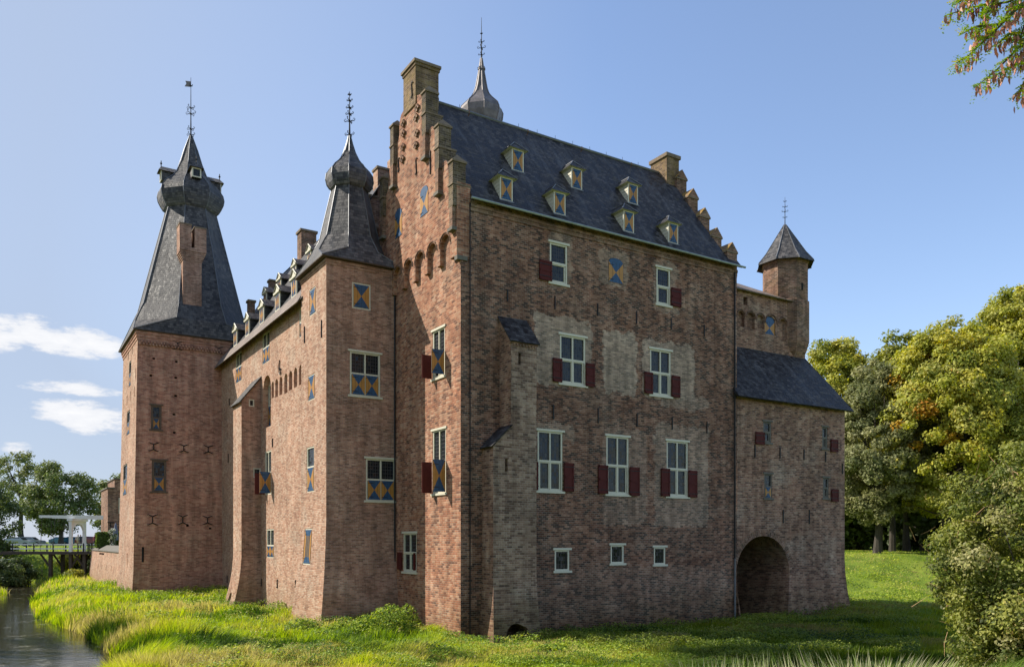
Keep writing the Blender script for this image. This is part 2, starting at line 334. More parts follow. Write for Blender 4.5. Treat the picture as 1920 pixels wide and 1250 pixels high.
# ---------------------------------------------------------------- castle frame of reference
ANG = R(32.1); U = Vector((math.cos(ANG), math.sin(ANG), 0)); V = Vector((-math.sin(ANG), math.cos(ANG), 0))
A0 = Vector((-2.2, 35.0, 0))
def toW(p, q, z=0): return A0 + U * p + V * q + Vector((0, 0, z))
def toL(x, y): d = Vector((x, y, 0)) - A0; return d.dot(U), d.dot(V)
O_L = (-A0.dot(U), -A0.dot(V))        # the eye in castle coordinates
def rayL(px, py):
    d = Vector(((px - CX) / F, 1, 0)); return Vector((d.dot(U), d.dot(V), (HY - py) / F))
def on_q(px, py, q0):
    d = rayL(px, py); t = (q0 - O_L[1]) / d.y; return O_L[0] + d.x * t, CZ + d.z * t
def on_p(px, py, p0):
    d = rayL(px, py); t = (p0 - O_L[0]) / d.x; return O_L[1] + d.y * t, CZ + d.z * t
def on_plane(px, py, n, c):
    o = Vector((O_L[0], O_L[1], CZ)); d = rayL(px, py); n = Vector(n); t = (c - n.dot(o)) / n.dot(d); return o + d * t

class Face:
    """a wall plane of the castle. s runs to the right seen from outside, z up, d outward"""
    def __init__(f, kind, c, warp=None): f.k = kind; f.c = c; f.warp = warp
    def P(f, s, z, d=0.0):
        if f.k == 'q': r = (s, f.c - d, z)
        elif f.k == 'p': r = (f.c - d, -s, z)
        elif f.k == 'Q': r = (-s, f.c + d, z)      # facing +q
        else: r = (f.c + d, s, z)                  # 'P' facing +p
        return f.warp(r) if f.warp else r
    def px(f, px, py):
        if f.k in 'qQ': a, z = on_q(px, py, f.c)
        else: a, z = on_p(px, py, f.c)
        return (a if f.k in 'qP' else -a), z

def inside(pt, loop):
    x, y = pt; r = False; j = len(loop) - 1
    for i in range(len(loop)):
        xi, yi = loop[i]; xj, yj = loop[j]
        if (yi > y) != (yj > y) and x < (xj - xi) * (y - yi) / (yj - yi) + xi: r = not r
        j = i
    return r
def wall(mb, face, outline, m, holes=(), zc=(), d=0.0):
    """holes: (loop, depth, back material or None)"""
    vs, es = [], []
    def addloop(lp):
        i = len(vs); vs.extend(Vector(p) for p in lp); n = len(lp); es.extend((i + k, i + (k + 1) % n) for k in range(n))
    addloop(outline)
    for h in holes: addloop(h[0])
    s0 = min(p[0] for p in outline); s1 = max(p[0] for p in outline)
    for z in zc: i = len(vs); vs.extend((Vector((s0, z)), Vector((s1, z)))); es.append((i, i + 1))
    ov, oe, of, *_ = delaunay_2d_cdt(vs, es, [], 0, 1e-5)
    for t in of:
        pts = [ov[i] for i in t]; c = ((pts[0].x + pts[1].x + pts[2].x) / 3, (pts[0].y + pts[1].y + pts[2].y) / 3)
        if not inside(c, outline) or any(inside(c, h[0]) for h in holes): continue
        if (pts[1] - pts[0]).cross(pts[2] - pts[0]) < 0: pts = pts[::-1]
        mb.face([face.P(p.x, p.y, d) for p in pts], m, [(p.x, p.y) for p in pts])
    for lp, dep, bm_ in holes:
        n = len(lp); ar = sum(lp[i][0] * lp[(i + 1) % n][1] - lp[(i + 1) % n][0] * lp[i][1] for i in range(n))
        l2 = lp if ar > 0 else lp[::-1]; acc = 0
        for i in range(n):
            a, b = l2[i], l2[(i + 1) % n]; ln = math.dist(a, b)
            horiz = abs(b[1] - a[1]) < abs(b[0] - a[0])
            uv = [(a[0], a[1]), (b[0], b[1]), (b[0], b[1] + dep), (a[0], a[1] + dep)] if horiz else [(a[0], a[1]), (b[0], b[1]), (b[0] + dep, b[1]), (a[0] + dep, a[1])]
            mb.face([face.P(*a, d), face.P(*b, d), face.P(*b, d - dep), face.P(*a, d - dep)], m, uv)
        if bm_ is not None:
            mb.face([face.P(*p, d - dep) for p in l2], bm_, [tuple(p) for p in l2])
def rect(s0, s1, z0, z1): return [(s0, z0), (s1, z0), (s1, z1), (s0, z1)]
def arch(s0, s1, z0, z1, rise=None, n=10):
    w_ = (s1 - s0) / 2; rise = w_ if rise is None else rise; c = (s0 + s1) / 2; zs = z1 - rise
    return [(s0, z0), (s1, z0)] + [(c + w_ * math.cos(math.pi * k / n), zs + rise * math.sin(math.pi * k / n)) for k in range(n + 1)]
def fbox(mb, f, s0, s1, z0, z1, d0, d1, m):
    p = [f.P(s0, z0, d1), f.P(s1, z0, d1), f.P(s1, z0, d0), f.P(s0, z0, d0), f.P(s0, z1, d1), f.P(s1, z1, d1), f.P(s1, z1, d0), f.P(s0, z1, d0)]
    mb.hexa(p, m)

# ================================================================= CASTLE
castle = empty('castle', tuple(A0), ANG)
tag(castle, 'large red brick castle with slate spires, stepped gables and blue and ochre shutters', 'castle')

FK = Face('q', 0.0)                     # keep, long shaded front
def pxr(f, x0, x1, y0, y1):
    xc = (x0 + x1) / 2
    return f.px(x0, y0)[0], f.px(x1, y0)[0], f.px(xc, y1)[1], f.px(xc, y0)[1]
pt = []
for x0, x1, y0, y1, a in ((1000, 1112, 592, 728, .95), (1128, 1196, 618, 742, 1), (1203, 1305, 640, 752, .95), (1026, 1074, 432, 545, .5), (1122, 1180, 468, 540, .6),
                          (1224, 1272, 488, 590, .5), (1004, 1080, 790, 830, .5), (1128, 1215, 800, 985, .4), (1225, 1330, 795, 990, .55), (950, 1360, 1060, 1160, .15),
                          (1240, 1330, 740, 770, .6)):
    s0, s1, z0, z1 = pxr(FK, x0, x1, y0, y1); pt.append((s0 + .1, z0 + .1, s1 - .1, z1 - .1, a))
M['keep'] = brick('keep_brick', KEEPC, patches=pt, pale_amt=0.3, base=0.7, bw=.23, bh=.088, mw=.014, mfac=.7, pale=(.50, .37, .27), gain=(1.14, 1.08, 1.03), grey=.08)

def hourglass(mb, f, s0, s1, z0, z1, d, arched=0, th=0.04, top='blue', side='orange'):
    c = ((s0 + s1) / 2, (z0 + z1) / 2)
    P = lambda a: f.P(a[0], a[1], d)
    def tri(a, b, m): mb.face([P(a), P(b), P(c)], M[m], [a, b, c])
    tri((s0, z0), (s1, z0), top); tri((s1, z0), (s1, z1), side); tri((s0, z1), (s0, z0), side)
    if arched:
        n = 8; arc = [(c[0] + (s1 - s0) / 2 * math.cos(math.pi * k / n), z1 + arched * math.sin(math.pi * k / n)) for k in range(n + 1)]
        mb.face([P(c)] + [P(a) for a in arc], M[top], [c] + arc)
    else: tri((s1, z1), (s0, z1), top)
    fbox(mb, f, s0, s1, z0, z1, d - th, d - 0.003, M['brownstone'])
    for zz in (z0 + (z1 - z0) * .14, z1 - (z1 - z0) * .14):      # strap hinges and planks' gaps
        fbox(mb, f, s0 + .01, s0 + min(.3, (s1 - s0) * .45), zz - .012, zz + .012, d, d + .012, M['iron'])
    for k in range(1, 4):
        ss = s0 + (s1 - s0) * k / 4; fbox(mb, f, ss - .004, ss + .004, z0, z1, d - .001, d + .003, M['iron'])

def shutter_obj(parent, f, s0, s1, z0, z1, d, label=None):
    mb = MB(); hourglass(mb, f, s0, s1, z0, z1, d); o = mb.build('shutter', parent)
    if label: o['label'] = label
    return o
def red_shutter(parent, f, s0, s1, z0, z1, d=0.05):
    mb = MB(); fbox(mb, f, s0, s1, z0, z1, d, d + .045, M['red'])
    b = min(.09, (s1 - s0) * .2)
    for a0, a1, c0, c1 in ((s0, s1, z0, z0 + b), (s0, s1, z1 - b, z1), (s0, s1, (z0 + z1) / 2 - b / 2, (z0 + z1) / 2 + b / 2), (s0, s0 + b, z0, z1), (s1 - b, s1, z0, z1)):
        fbox(mb, f, a0 + .001, a1 - .001, c0 + .001, c1 - .001, d + .045, d + .062, M['red'])
    for zz in (z0 + .18, z1 - .18): fbox(mb, f, s0 - .03, s1 + .03, zz - .015, zz + .015, d + .062, d + .072, M['iron'])
    o = mb.build('shutter', parent); o['label'] = 'dark red open shutter'; return o

def window(f, x0, x1, y0, y1, nx=1, lower='glass', transom=0.5, frame='cream', fw=0.075, heads=True, bars=False, dep=0.16, full=False, s=None, label=None, single=False, out=0.0):
    """leaded window (frame > glass_pane, shutter). returns the hole for the wall"""
    s0, s1, z0, z1 = s if s else pxr(f, x0, x1, y0, y1)
    mb = MB(); fm = M[frame]; d0, d1 = -0.13, -0.02 + out
    def bar(a, b, c, e, dd=0.0): fbox(mb, f, a, b, c, e, d0, d1 + dd, fm)
    e = 0.004
    bar(s0 + e, s0 + fw, z0 + e, z1 - e); bar(s1 - fw, s1 - e, z0 + e, z1 - e)
    bar(s0 + fw, s1 - fw, z0 + e, z0 + fw, -.002); bar(s0 + fw, s1 - fw, z1 - fw, z1 - e, -.002)
    if heads:
        hx = 0.1
        fbox(mb, f, s0 - hx, s1 + hx, z1 - .015, z1 + .085, -.02, .045, fm); fbox(mb, f, s0 - hx, s1 + hx, z0 - .08, z0 + .02, -.02, .065, fm)
    zt = z0 + (z1 - z0) * transom
    if not full and not single: bar(s0 + fw, s1 - fw, zt - fw * .55, zt + fw * .55, .006)
    cs = [s0 + fw + (s1 - s0 - 2 * fw) * k / nx for k in range(nx + 1)]
    for c in cs[1:-1]: bar(c - fw * .4, c + fw * .4, z0 + fw, z1 - fw, .003)
    if lower == 'glass' and not full and not single:     # casement frames of the opening lights
        for k in range(nx):
            a, b = cs[k] + .03, cs[k + 1] - .03
            for q in ((a, a + .05, z0 + fw, zt - .04), (b - .05, b, z0 + fw, zt - .04), (a + .05, b - .05, z0 + fw, z0 + fw + .05), (a + .05, b - .05, zt - .09, zt - .04)):
                fbox(mb, f, *q, -.10, d1 - .025, fm)
    o = mb.build('window', castle)
    if label: o['label'] = label
    g = MB(); gz0 = z0 + .03 if (lower == 'glass' or single) and not full else zt
    if not full:
        P = [(s0 + .03, gz0), (s1 - .03, gz0), (s1 - .03, z1 - .03), (s0 + .03, z1 - .03)]
        g.face([f.P(a, b, -.085) for a, b in P], M['glass'], P); g.build('glass_pane', o)
    if full: shutter_obj(o, f, s0 + fw * .8, s1 - fw * .8, z0 + fw * .8, z1 - fw * .8, d1 + .02)
    elif lower == 'shutter':
        for k in range(nx): shutter_obj(o, f, cs[k] + .02, cs[k + 1] - .02, z0 + fw * .8, zt - fw * .4, d1 + .02)
    if bars:
        b = MB(); nb = 4
        for k in range(nb): c = s0 + fw + (s1 - s0 - 2 * fw) * (k + .5) / nb; b.tube([f.P(c, z0 + .05, -.04), f.P(c, z1 - .05, -.04)], .014, M['iron'], 5)
        b.build('window_bars', o)
    f_last[0] = o
    return (rect(s0, s1, z0, z1), dep, M['dark'])
f_last = [None]

def anchor(f, x, y0, y1, parent=None, d=0.0, wdt=0.045, label=None):
    s, z1 = f.px(x, y0); _, z0 = f.px(x, y1); mb = MB()
    fbox(mb, f, s - wdt / 2, s + wdt / 2, z0, z1, d, d + .05, M['iron']); o = mb.build('wall_anchor', castle); return o
def curl_anchor(f, x, y0, y1, wd=.28, d=0.0, th=.035):
    s, z1 = f.px(x, y0); _, z0 = f.px(x, y1); mb = MB(); h = z1 - z0
    mb.tube([f.P(s, z0 + h * .18, d + .03), f.P(s, z1 - h * .18, d + .03)], th, M['iron'], 5)
    for sg in (-1, 1):
        for zz, up in ((z1 - h * .2, 1), (z0 + h * .2, -1)):
            mb.tube([f.P(s, zz, d + .03), f.P(s + sg * wd * .5, zz + up * h * .1, d + .03), f.P(s + sg * wd, zz + up * h * .2, d + .03), f.P(s + sg * wd * 1.15, zz + up * h * .12, d + .03)], [th, th, th * .7, th * .4], M['iron'], 5)
    return mb.build('wall_anchor', castle)
def s_anchor(f, x, y0, y1, d=0.0, flip=1):
    s, z1 = f.px(x, y0); _, z0 = f.px(x, y1); mb = MB(); h = z1 - z0; w_ = .12 * flip
    mb.tube([f.P(s + w_, z1 - h * .06, d + .03), f.P(s + w_ * .3, z1, d + .03), f.P(s - w_ * .3, z1 - h * .15, d + .03), f.P(s, z1 - h * .4, d + .03), f.P(s, z0 + h * .4, d + .03),
             f.P(s + w_ * .3, z0 + h * .15, d + .03), f.P(s - w_ * .3, z0, d + .03), f.P(s - w_, z0 + h * .06, d + .03)], .03, M['iron'], 5)
    return mb.build('wall_anchor', castle)

# ---------------- keep: front wall
PK, QK = 16.9, 9.25; ZE = 18.8; QR = 4.62; ZR = 25.35; MR = (ZR - ZE) / (QR + 0.3)
kb = MB(); H = []
H.append(window(FK, 1031, 1064, 457, 532, 1, fw=.09)); K1 = f_last[0]
H.append(window(FK, 1231, 1257, 503, 572, 1, fw=.09)); K3 = f_last[0]
H.append(window(FK, 1050, 1098, 630, 721, 2, fw=.09)); K4 = f_last[0]
H.append(window(FK, 1219, 1258, 656, 742, 2, fw=.09)); K5 = f_last[0]
H.append(window(FK, 1008, 1055, 808, 921, 2, fw=.09)); K6 = f_last[0]
H.append(window(FK, 1137, 1179, 818, 927, 2, fw=.09)); K7 = f_last[0]
H.append(window(FK, 1250, 1290, 827, 931, 2, fw=.09)); K8 = f_last[0]
for b in ((1040, 1068, 1030, 1070), (1145, 1170, 1021, 1056), (1226, 1248, 1025, 1058)):
    H.append(window(FK, *b, 1, single=True, bars=True, dep=.3, fw=.09))
for o, x0, x1, y0, y1 in ((K1, 1010, 1033, 489, 526), (K3, 1257, 1275, 541, 575), (K4, 1035, 1052, 672, 716), (K4, 1097, 1113, 682, 725), (K5, 1207, 1222, 698, 738),
                          (K5, 1258, 1273, 705, 745), (K6, 1056, 1074, 868, 921), (K6, 990, 1007, 865, 918), (K7, 1120, 1138, 872, 925), (K7, 1179, 1197, 876, 929),
                          (K8, 1238, 1254, 878, 930), (K8, 1289, 1305, 882, 932)):
    red_shutter(o, FK, *pxr(FK, x0, x1, y0, y1))
s0, s1, z0, z1 = pxr(FK, 1141, 1168, 484, 530)
mb = MB(); hourglass(mb, FK, s0 + .01, s1 - .01, z0, z1 - .22, .02, arched=.2); mb.build('shutter', castle)['label'] = 'round topped blue and ochre shutter high in the keep front'
H.append((arch(s0, s1, z0, z1, .22), .12, M['dark']))
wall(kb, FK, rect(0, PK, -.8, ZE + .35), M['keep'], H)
# rear, right and hidden sides
kb.box(0.46, PK - .01, QK - .3, QK, -.8, ZE, M['keep'])
wall(kb, Face('P', PK), rect(0, QK, -.8, ZE - .05), M['keep'])
# corbelled brick cornice under the eaves
for k in range(2): fbox(kb, FK, 0.46, PK - .005, ZE - .42 + k * .16, ZE - .26 + k * .16 - .003, 0, .04 + .04 * k, M['parapet'])

# ---------------- keep: near gable
FG = Face('p', 0.0); H = []
def leaf_open(win_o, s_h, z0, z1, wdt, side, q_dir):
    """shutter leaf standing square to the gable wall; its broad face looks along the keep front"""
    q = -s_h; fl = Face('q', q)
    mb = MB(); hourglass(mb, fl, -wdt - .02, -.02, z0, z1, 0.0); o = mb.build('shutter', win_o)
    return o
for (x0, x1, y0, y1) in ((811, 834, 617, 708), (811, 836, 805, 925)):
    H.append(window(FG, x0, x1, y0, y1, 2, fw=.08)); wo = f_last[0]
    s0, s1, z0, z1 = pxr(FG, x0, x1, y0, y1); zt = (z0 + z1) / 2
    wd = .62
    mb = MB(); hourglass(mb, Face('q', -s1 - .01), -wd - .03, -.03, z0 + .05, zt + .02, .0); mb.build('shutter', wo)
    # far leaf, swung wide: only its red inner side shows
    mb = MB(); fr = Face('q', -s0 + .03); fbox(mb, fr, -.52, -.03, z0 + .05, zt + .02, -.02, .02, M['red']); o = mb.build('shutter', wo); o['label'] = 'dark red open shutter'
H.append(window(FG, 756, 781, 999, 1072, 2, fw=.08)); wo = f_last[0]
s0, s1, z0, z1 = pxr(FG, 756, 781, 999, 1072)
mb = MB(); fbox(mb, FG, s0 - .55, s0 - .05, z0 + .1, (z0 + z1) / 2, .04, .09, M['red']); mb.build('shutter', wo)['label'] = 'dark red open shutter'
mb = MB(); fbox(mb, Face('q', -s1 + .06), -.14, -.03, z0 + .1, (z0 + z1) / 2, -.02, .02, M['red']); mb.build('shutter', wo)['label'] = 'dark red open shutter'
gb = MB()
wall(gb, FG, rect(-QK, 0, -.8, 17.95), M['gable'], H)
ZB = 16.35; arcs = [(.62 + 1.27 * i, 1.55 + 1.27 * i) for i in range(7) if 1.55 + 1.27 * i < QK - .1]
PRO = .2
def half(sgn):      # shoulder line in q, from the eaves to the chimney
    pts = [(-.02, 19.5), (.46, 19.5)]
    for i in range(3):
        q0, z0 = .46 + 1.3 * i, (19.45, 21.65, 23.6)[i]
        rise = (1.35, 1.2, 1.3)[i]
        pts += [(q0 + .12, z0 + .04), (q0 + .22, z0 + .18), (q0 + .27, z0 + .4), (q0 + .29, z0 + rise * .62), (q0 + .36, z0 + rise * .84), (q0 + .48, z0 + rise * .96), (q0 + .62, z0 + rise)]
        if i < 2: pts += [(q0 + 1.06, z0 + rise), (q0 + 1.07, z0 + 2.1), (q0 + 1.3, z0 + 2.15)]
    pts += [(4.0, 25.0)]
    return pts
hp = half(1); cq = 4.625
right = [(-q, z) for q, z in hp]; left = [(-(2 * cq - q), z) for q, z in hp][::-1]
bottom = [(-QK - .02, ZB)]
for a, b in arcs[::-1]:
    n = 8; c = (a + b) / 2; r = (b - a) / 2
    bottom += [(-b, ZB)] + [(-c - r * math.cos(math.pi * k / n), 17.1 + r * math.sin(math.pi * k / n)) for k in range(n + 1)] + [(-a, ZB)]
bottom += [(.02, ZB)]
outline = bottom + right + left
FU = Face('p', -PRO); H = []
gw = []
for (x0, x1, y0, y1) in ((788, 803, 349, 403), (741, 754, 391, 444)):
    s0, s1, z0, z1 = pxr(FU, x0, x1, y0, y1); H.append((arch(s0, s1, z0, z1, .3), .1, M['dark']))
    mb = MB(); hourglass(mb, FU, s0 + .01, s1 - .01, z0, z1 - .3, .02, arched=.29); mb.build('shutter', castle)['label'] = 'round topped blue and ochre shutter in the near gable'
wall(gb, FU, outline, M['gable'], H)
# thickness of the gable
n = len(outline)
for i in range(n):
    a, b = outline[i], outline[(i + 1) % n]
    top = a[1] > 19.2 and b[1] > 19.2
    back = .46 if top or (a[0] == b[0]) else 0.0
    if a[0] > 0 or b[0] > 0 or a[0] < -QK: back = .46 if not (abs(a[1] - ZB) < 1e-6 and abs(b[1] - ZB) < 1e-6) else 0.02
    ln = abs(b[1] - a[1]) + abs(b[0] - a[0])
    gb.face([(-PRO, -a[0], a[1]), (-PRO, -b[0], b[1]), (back, -b[0], b[1]), (back, -a[0], a[1])], M['parapet'] if top else M['gable'],
            [(-PRO, a[1]), (-PRO, b[1]), (back, b[1]), (back, a[1])] if abs(b[1] - a[1]) > abs(b[0] - a[0]) else [(a[0], 0), (b[0], 0), (b[0], back + PRO), (a[0], back + PRO)])
wall(gb, Face('P', .46), [(-s, z) for s, z in outline if z > 17.95 or True][::-1], M['parapet'])
# moulding round the blind arches
for a, b in arcs:
    c = (a + b) / 2; r = (b - a) / 2; n = 8
    pts = [(-PRO - .0, c + (r + .07) * math.cos(math.pi * k / n), 17.1 + (r + .07) * math.sin(math.pi * k / n)) for k in range(n + 1)]
    gb.tube(pts, .045, M['parapet'], 5)
fbox(gb, FK, -.2, .3, ZB - .18, ZB, -.2, .06, M['stone'])
# flat brick shafts and lichened string on the gable
gb.build('gable_wall', castle)['label'] = 'sunlit orange brick gable with curved steps and a row of blind arches'
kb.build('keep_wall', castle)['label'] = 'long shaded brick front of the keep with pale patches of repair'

def pinnacle(qc, zb, zt, down):
    mb = MB(); w2 = .2; p0, p1 = -.38, .24
    mb.box(p0, p1, qc - w2, qc + w2, zb - .02, zt - .34, M['weathered'], skip='b'); mb.box(p0 - .04, .5, qc - w2 - .04, qc + w2 + .04, zb - .1, zb - .02, M['cap']); mb.box(p0 + .002, .47, qc - w2 - .01, qc + w2 + .01, zb - 1.0, zb - .1, M['weathered'])
    mb.box(p0 + .004, -PRO, qc - w2 * .7, qc + w2 * .7, zb - down, zb - 1.0, M['parapet'])
    mb.box(p0 - .05, -PRO, qc - w2 - .03, qc + w2 + .03, zb - down - .14, zb - down, M['stone'])
    a, b, c, d = (p0 - .05, qc - w2 - .05), (p1 + .05, qc - w2 - .05), (p1 + .05, qc + w2 + .05), (p0 - .05, qc + w2 + .05); ap = ((p0 + p1) / 2, qc, zt)
    mb.box(a[0], b[0], a[1], c[1], zt - .42, zt - .34, M['cap'])
    for e, f_ in ((a, b), (b, c), (c, d), (d, a)): mb.face([(*e, zt - .34), (*f_, zt - .34), ap], M['cap'])
    return mb.build('pinnacle', castle)
for qc, zt in ((.2, 20.75), (1.53, 22.85), (2.83, 24.95)):
    for q in (qc, 2 * cq - qc): pinnacle(q, zt - 1.3, zt, 2.0 if qc > .3 else 1.9)
# chimney of the near gable
mb = MB(); mb.box(-PRO - .06, .95, 3.95, 5.3, 24.6, 26.55, M['chim']); mb.box(-PRO - .16, 1.05, 3.85, 5.4, 26.55, 26.68, M['cap']); mb.box(-PRO - .1, 1.0, 3.9, 5.35, 26.4, 26.55, M['chim'])
mb.box(-.1, .8, 4.1, 5.15, 26.68, 26.72, M['dark'])
mb.build('chimney', castle)['label'] = 'square lichened brick chimney on top of the near gable'
s_anchor(Face('p', -PRO - .06), 773, 155, 183)
for x, y0, y1 in ((796, 248, 276), (781, 297, 327), (748, 297, 322)): s_anchor(FU, x, y0, y1)
anchor(FU, 807.5, 283, 327)
for x, y in ((784, 204), (781.5, 222), (783, 251), (781.5, 274), (758, 233), (758, 252), (757, 277), (756, 300)):
    s, z = FU.px(x, y); mb = MB()
    for ds, dz in ((0, .13), (-.139, .02), (.139, .02), (0, -.09)): fbox(mb, FU, s + ds - .07, s + ds + .07, z + dz - .05, z + dz + .06, .0, .10, M['parapet'])
    mb.build('brick_ornament', castle)

# ---------------- keep: far stepped gable
mb = MB(); P0 = PK - .75; fz = [(3.8, 25.45), (2.9, 24.05), (2.0, 22.65), (1.1, 21.25), (0.0, 20.1)]
def stepwall(mb, p0, p1, st, cq, zbase, m):
    sides = [(q, z) for q, z in st]
    pts = [(-.02, zbase)] ; prev = None
    for q, z in st[::-1]: pts += [(q if q else -.02, z - .45), ] if prev is None else [(q, prev - .45), (q, z - .45)]; prev = z
    pts += [(cq, prev - .45)]
    full = pts + [(2 * cq - q, z) for q, z in pts[::-1][1:]]
    wall(mb, Face('p', p0), [(-q, z) for q, z in full][::1], m); wall(mb, Face('P', p1), [(q, z) for q, z in full], m)
    for i in range(len(full) - 1):
        a, b = full[i], full[i + 1]
        mb.face([(p0, a[0], a[1]), (p0, b[0], b[1]), (p1, b[0], b[1]), (p1, a[0], a[1])], m)
stepwall(mb, P0, PK, fz, cq, 18.3, M['parapet'])
mb.build('gable_wall', castle)['label'] = 'plain stepped gable at the far end of the keep'
def saddle(p0, p1, q0, q1, z, h, mats=('lichen', 'parapet'), o=.05, name='coping'):
    mb = MB(); pc = (p0 + p1) / 2; p0 -= o; p1 += o; q0 -= o
    mb.face([(p0, q0, z), (pc, q0, z + h), (pc, q1, z + h), (p0, q1, z)], M[mats[0]]); mb.face([(p1, q0, z), (p1, q1, z), (pc, q1, z + h), (pc, q0, z + h)], M[mats[0]])
    mb.face([(p0, q0, z), (p1, q0, z), (pc, q0, z + h)], M[mats[1]]); mb.face([(p0, q1, z), (pc, q1, z + h), (p1, q1, z)], M[mats[1]])
    mb.box(p0, p1, q0, q1, z - .08, z, M['cap'])
    return mb.build(name, castle)
for i, (q, z) in enumerate(fz):
    q1 = fz[i - 1][0] if i else 4.6
    saddle(P0, PK, q, q1, z - .45, .5); saddle(P0, PK, 2 * cq - q1, 2 * cq - q, z - .45, .5)
mb = MB(); mb.box(15.5, 16.45, 3.95, 5.3, 23.2, 26.25, M['chim']); mb.box(15.42, 16.53, 3.87, 5.38, 26.1, 26.3, M['cap']); mb.build('chimney', castle)['label'] = 'broad lichened brick chimney at the far gable of the keep'

# ---------------- keep roof (slight sag and wander in the slates)
def roof_grid(mb, c00, c10, c11, c01, nu, nv, m, amp=.03, seed=0, th=.06):
    c00, c10, c11, c01 = map(Vector, (c00, c10, c11, c01)); rr = random.Random(seed)
    nrm = (c10 - c00).cross(c01 - c00).normalized(); ph = [rr.uniform(0, 6) for _ in range(6)]
    def P(i, j):
        u, v = i / nu, j / nv; p = c00.lerp(c10, u).lerp(c01.lerp(c11, u), v)
        e = 1 if 0 < j < nv else .5
        d = amp * e * (math.sin(u * 7 + ph[0]) * .6 + math.sin(u * 17 + v * 4 + ph[1]) * .4 + math.sin(v * 8 + u * 3 + ph[2]) * .5)
        return p + nrm * d
    wu = ((c10 - c00).length + (c11 - c01).length) / 2; wv = ((c01 - c00).length + (c11 - c10).length) / 2
    for i in range(nu):
        for j in range(nv):
            uv = [(wu * a / nu, wv * b / nv) for a, b in ((i, j), (i + 1, j), (i + 1, j + 1), (i, j + 1))]
            mb.face([P(i, j), P(i + 1, j), P(i + 1, j + 1), P(i, j + 1)], m, uv)
    mb.face([c00, c10, c10 - nrm * th, c00 - nrm * th], m); mb.face([c00, c01, c01 - nrm * th, c00 - nrm * th], m); mb.face([c10, c11, c11 - nrm * th, c10 - nrm * th], m)
    mb.face([c00 - nrm * th, c10 - nrm * th, c11 - nrm * th, c01 - nrm * th], m)
rb = MB()
roof_grid(rb, (.45, -.34, ZE), (P0 + .02, -.34, ZE), (P0 + .02, QR, ZR), (.45, QR, ZR), 40, 16, M['slate'], .035, 1)
roof_grid(rb, (P0 + .02, QK + .34, ZE), (.45, QK + .34, ZE), (.45, QR, ZR), (P0 + .02, QR, ZR), 20, 8, M['slate'], .03, 2)
roof_grid(rb, (P0 - .05, -.34, ZE), (PK + .05, -.34, ZE - .0), (PK + .05, .1, ZE + .55), (P0 - .05, .1, ZE + .55), 2, 2, M['slate'], .0, 2)
kr = rb.build('roof', castle); kr['label'] = 'steep dark slate roof of the keep'
mb = MB(); mb.tube([(.5, QR, ZR + .05), (8, QR, ZR + .03), (15.5, QR, ZR + .05)], .07, M['lead'], 6); mb.build('ridge', kr)
for k in range(13):
    p = 1.3 + k * 1.15; mb = MB(); mb.tube([(p, QR, ZR + .08), (p, QR, ZR + .27)], .012, M['iron'], 4)
    if k % 3 == 1: mb.build('roof_hook', kr); mb = MB(); mb.tube([(p + .3, QR - .32, ZR - .35), (p + .3, QR - .45, ZR - .28), (p + .3, QR - .42, ZR - .12)], .03, M['parapet'], 4)
    mb.build('roof_hook', kr)
mb = MB(); mb.tube([(.3, -.42, ZE - .02), (8.5, -.43, ZE - .035), (PK + .2, -.42, ZE - .02)], .055, M['zinc'], 7); mb.build('gutter', castle)

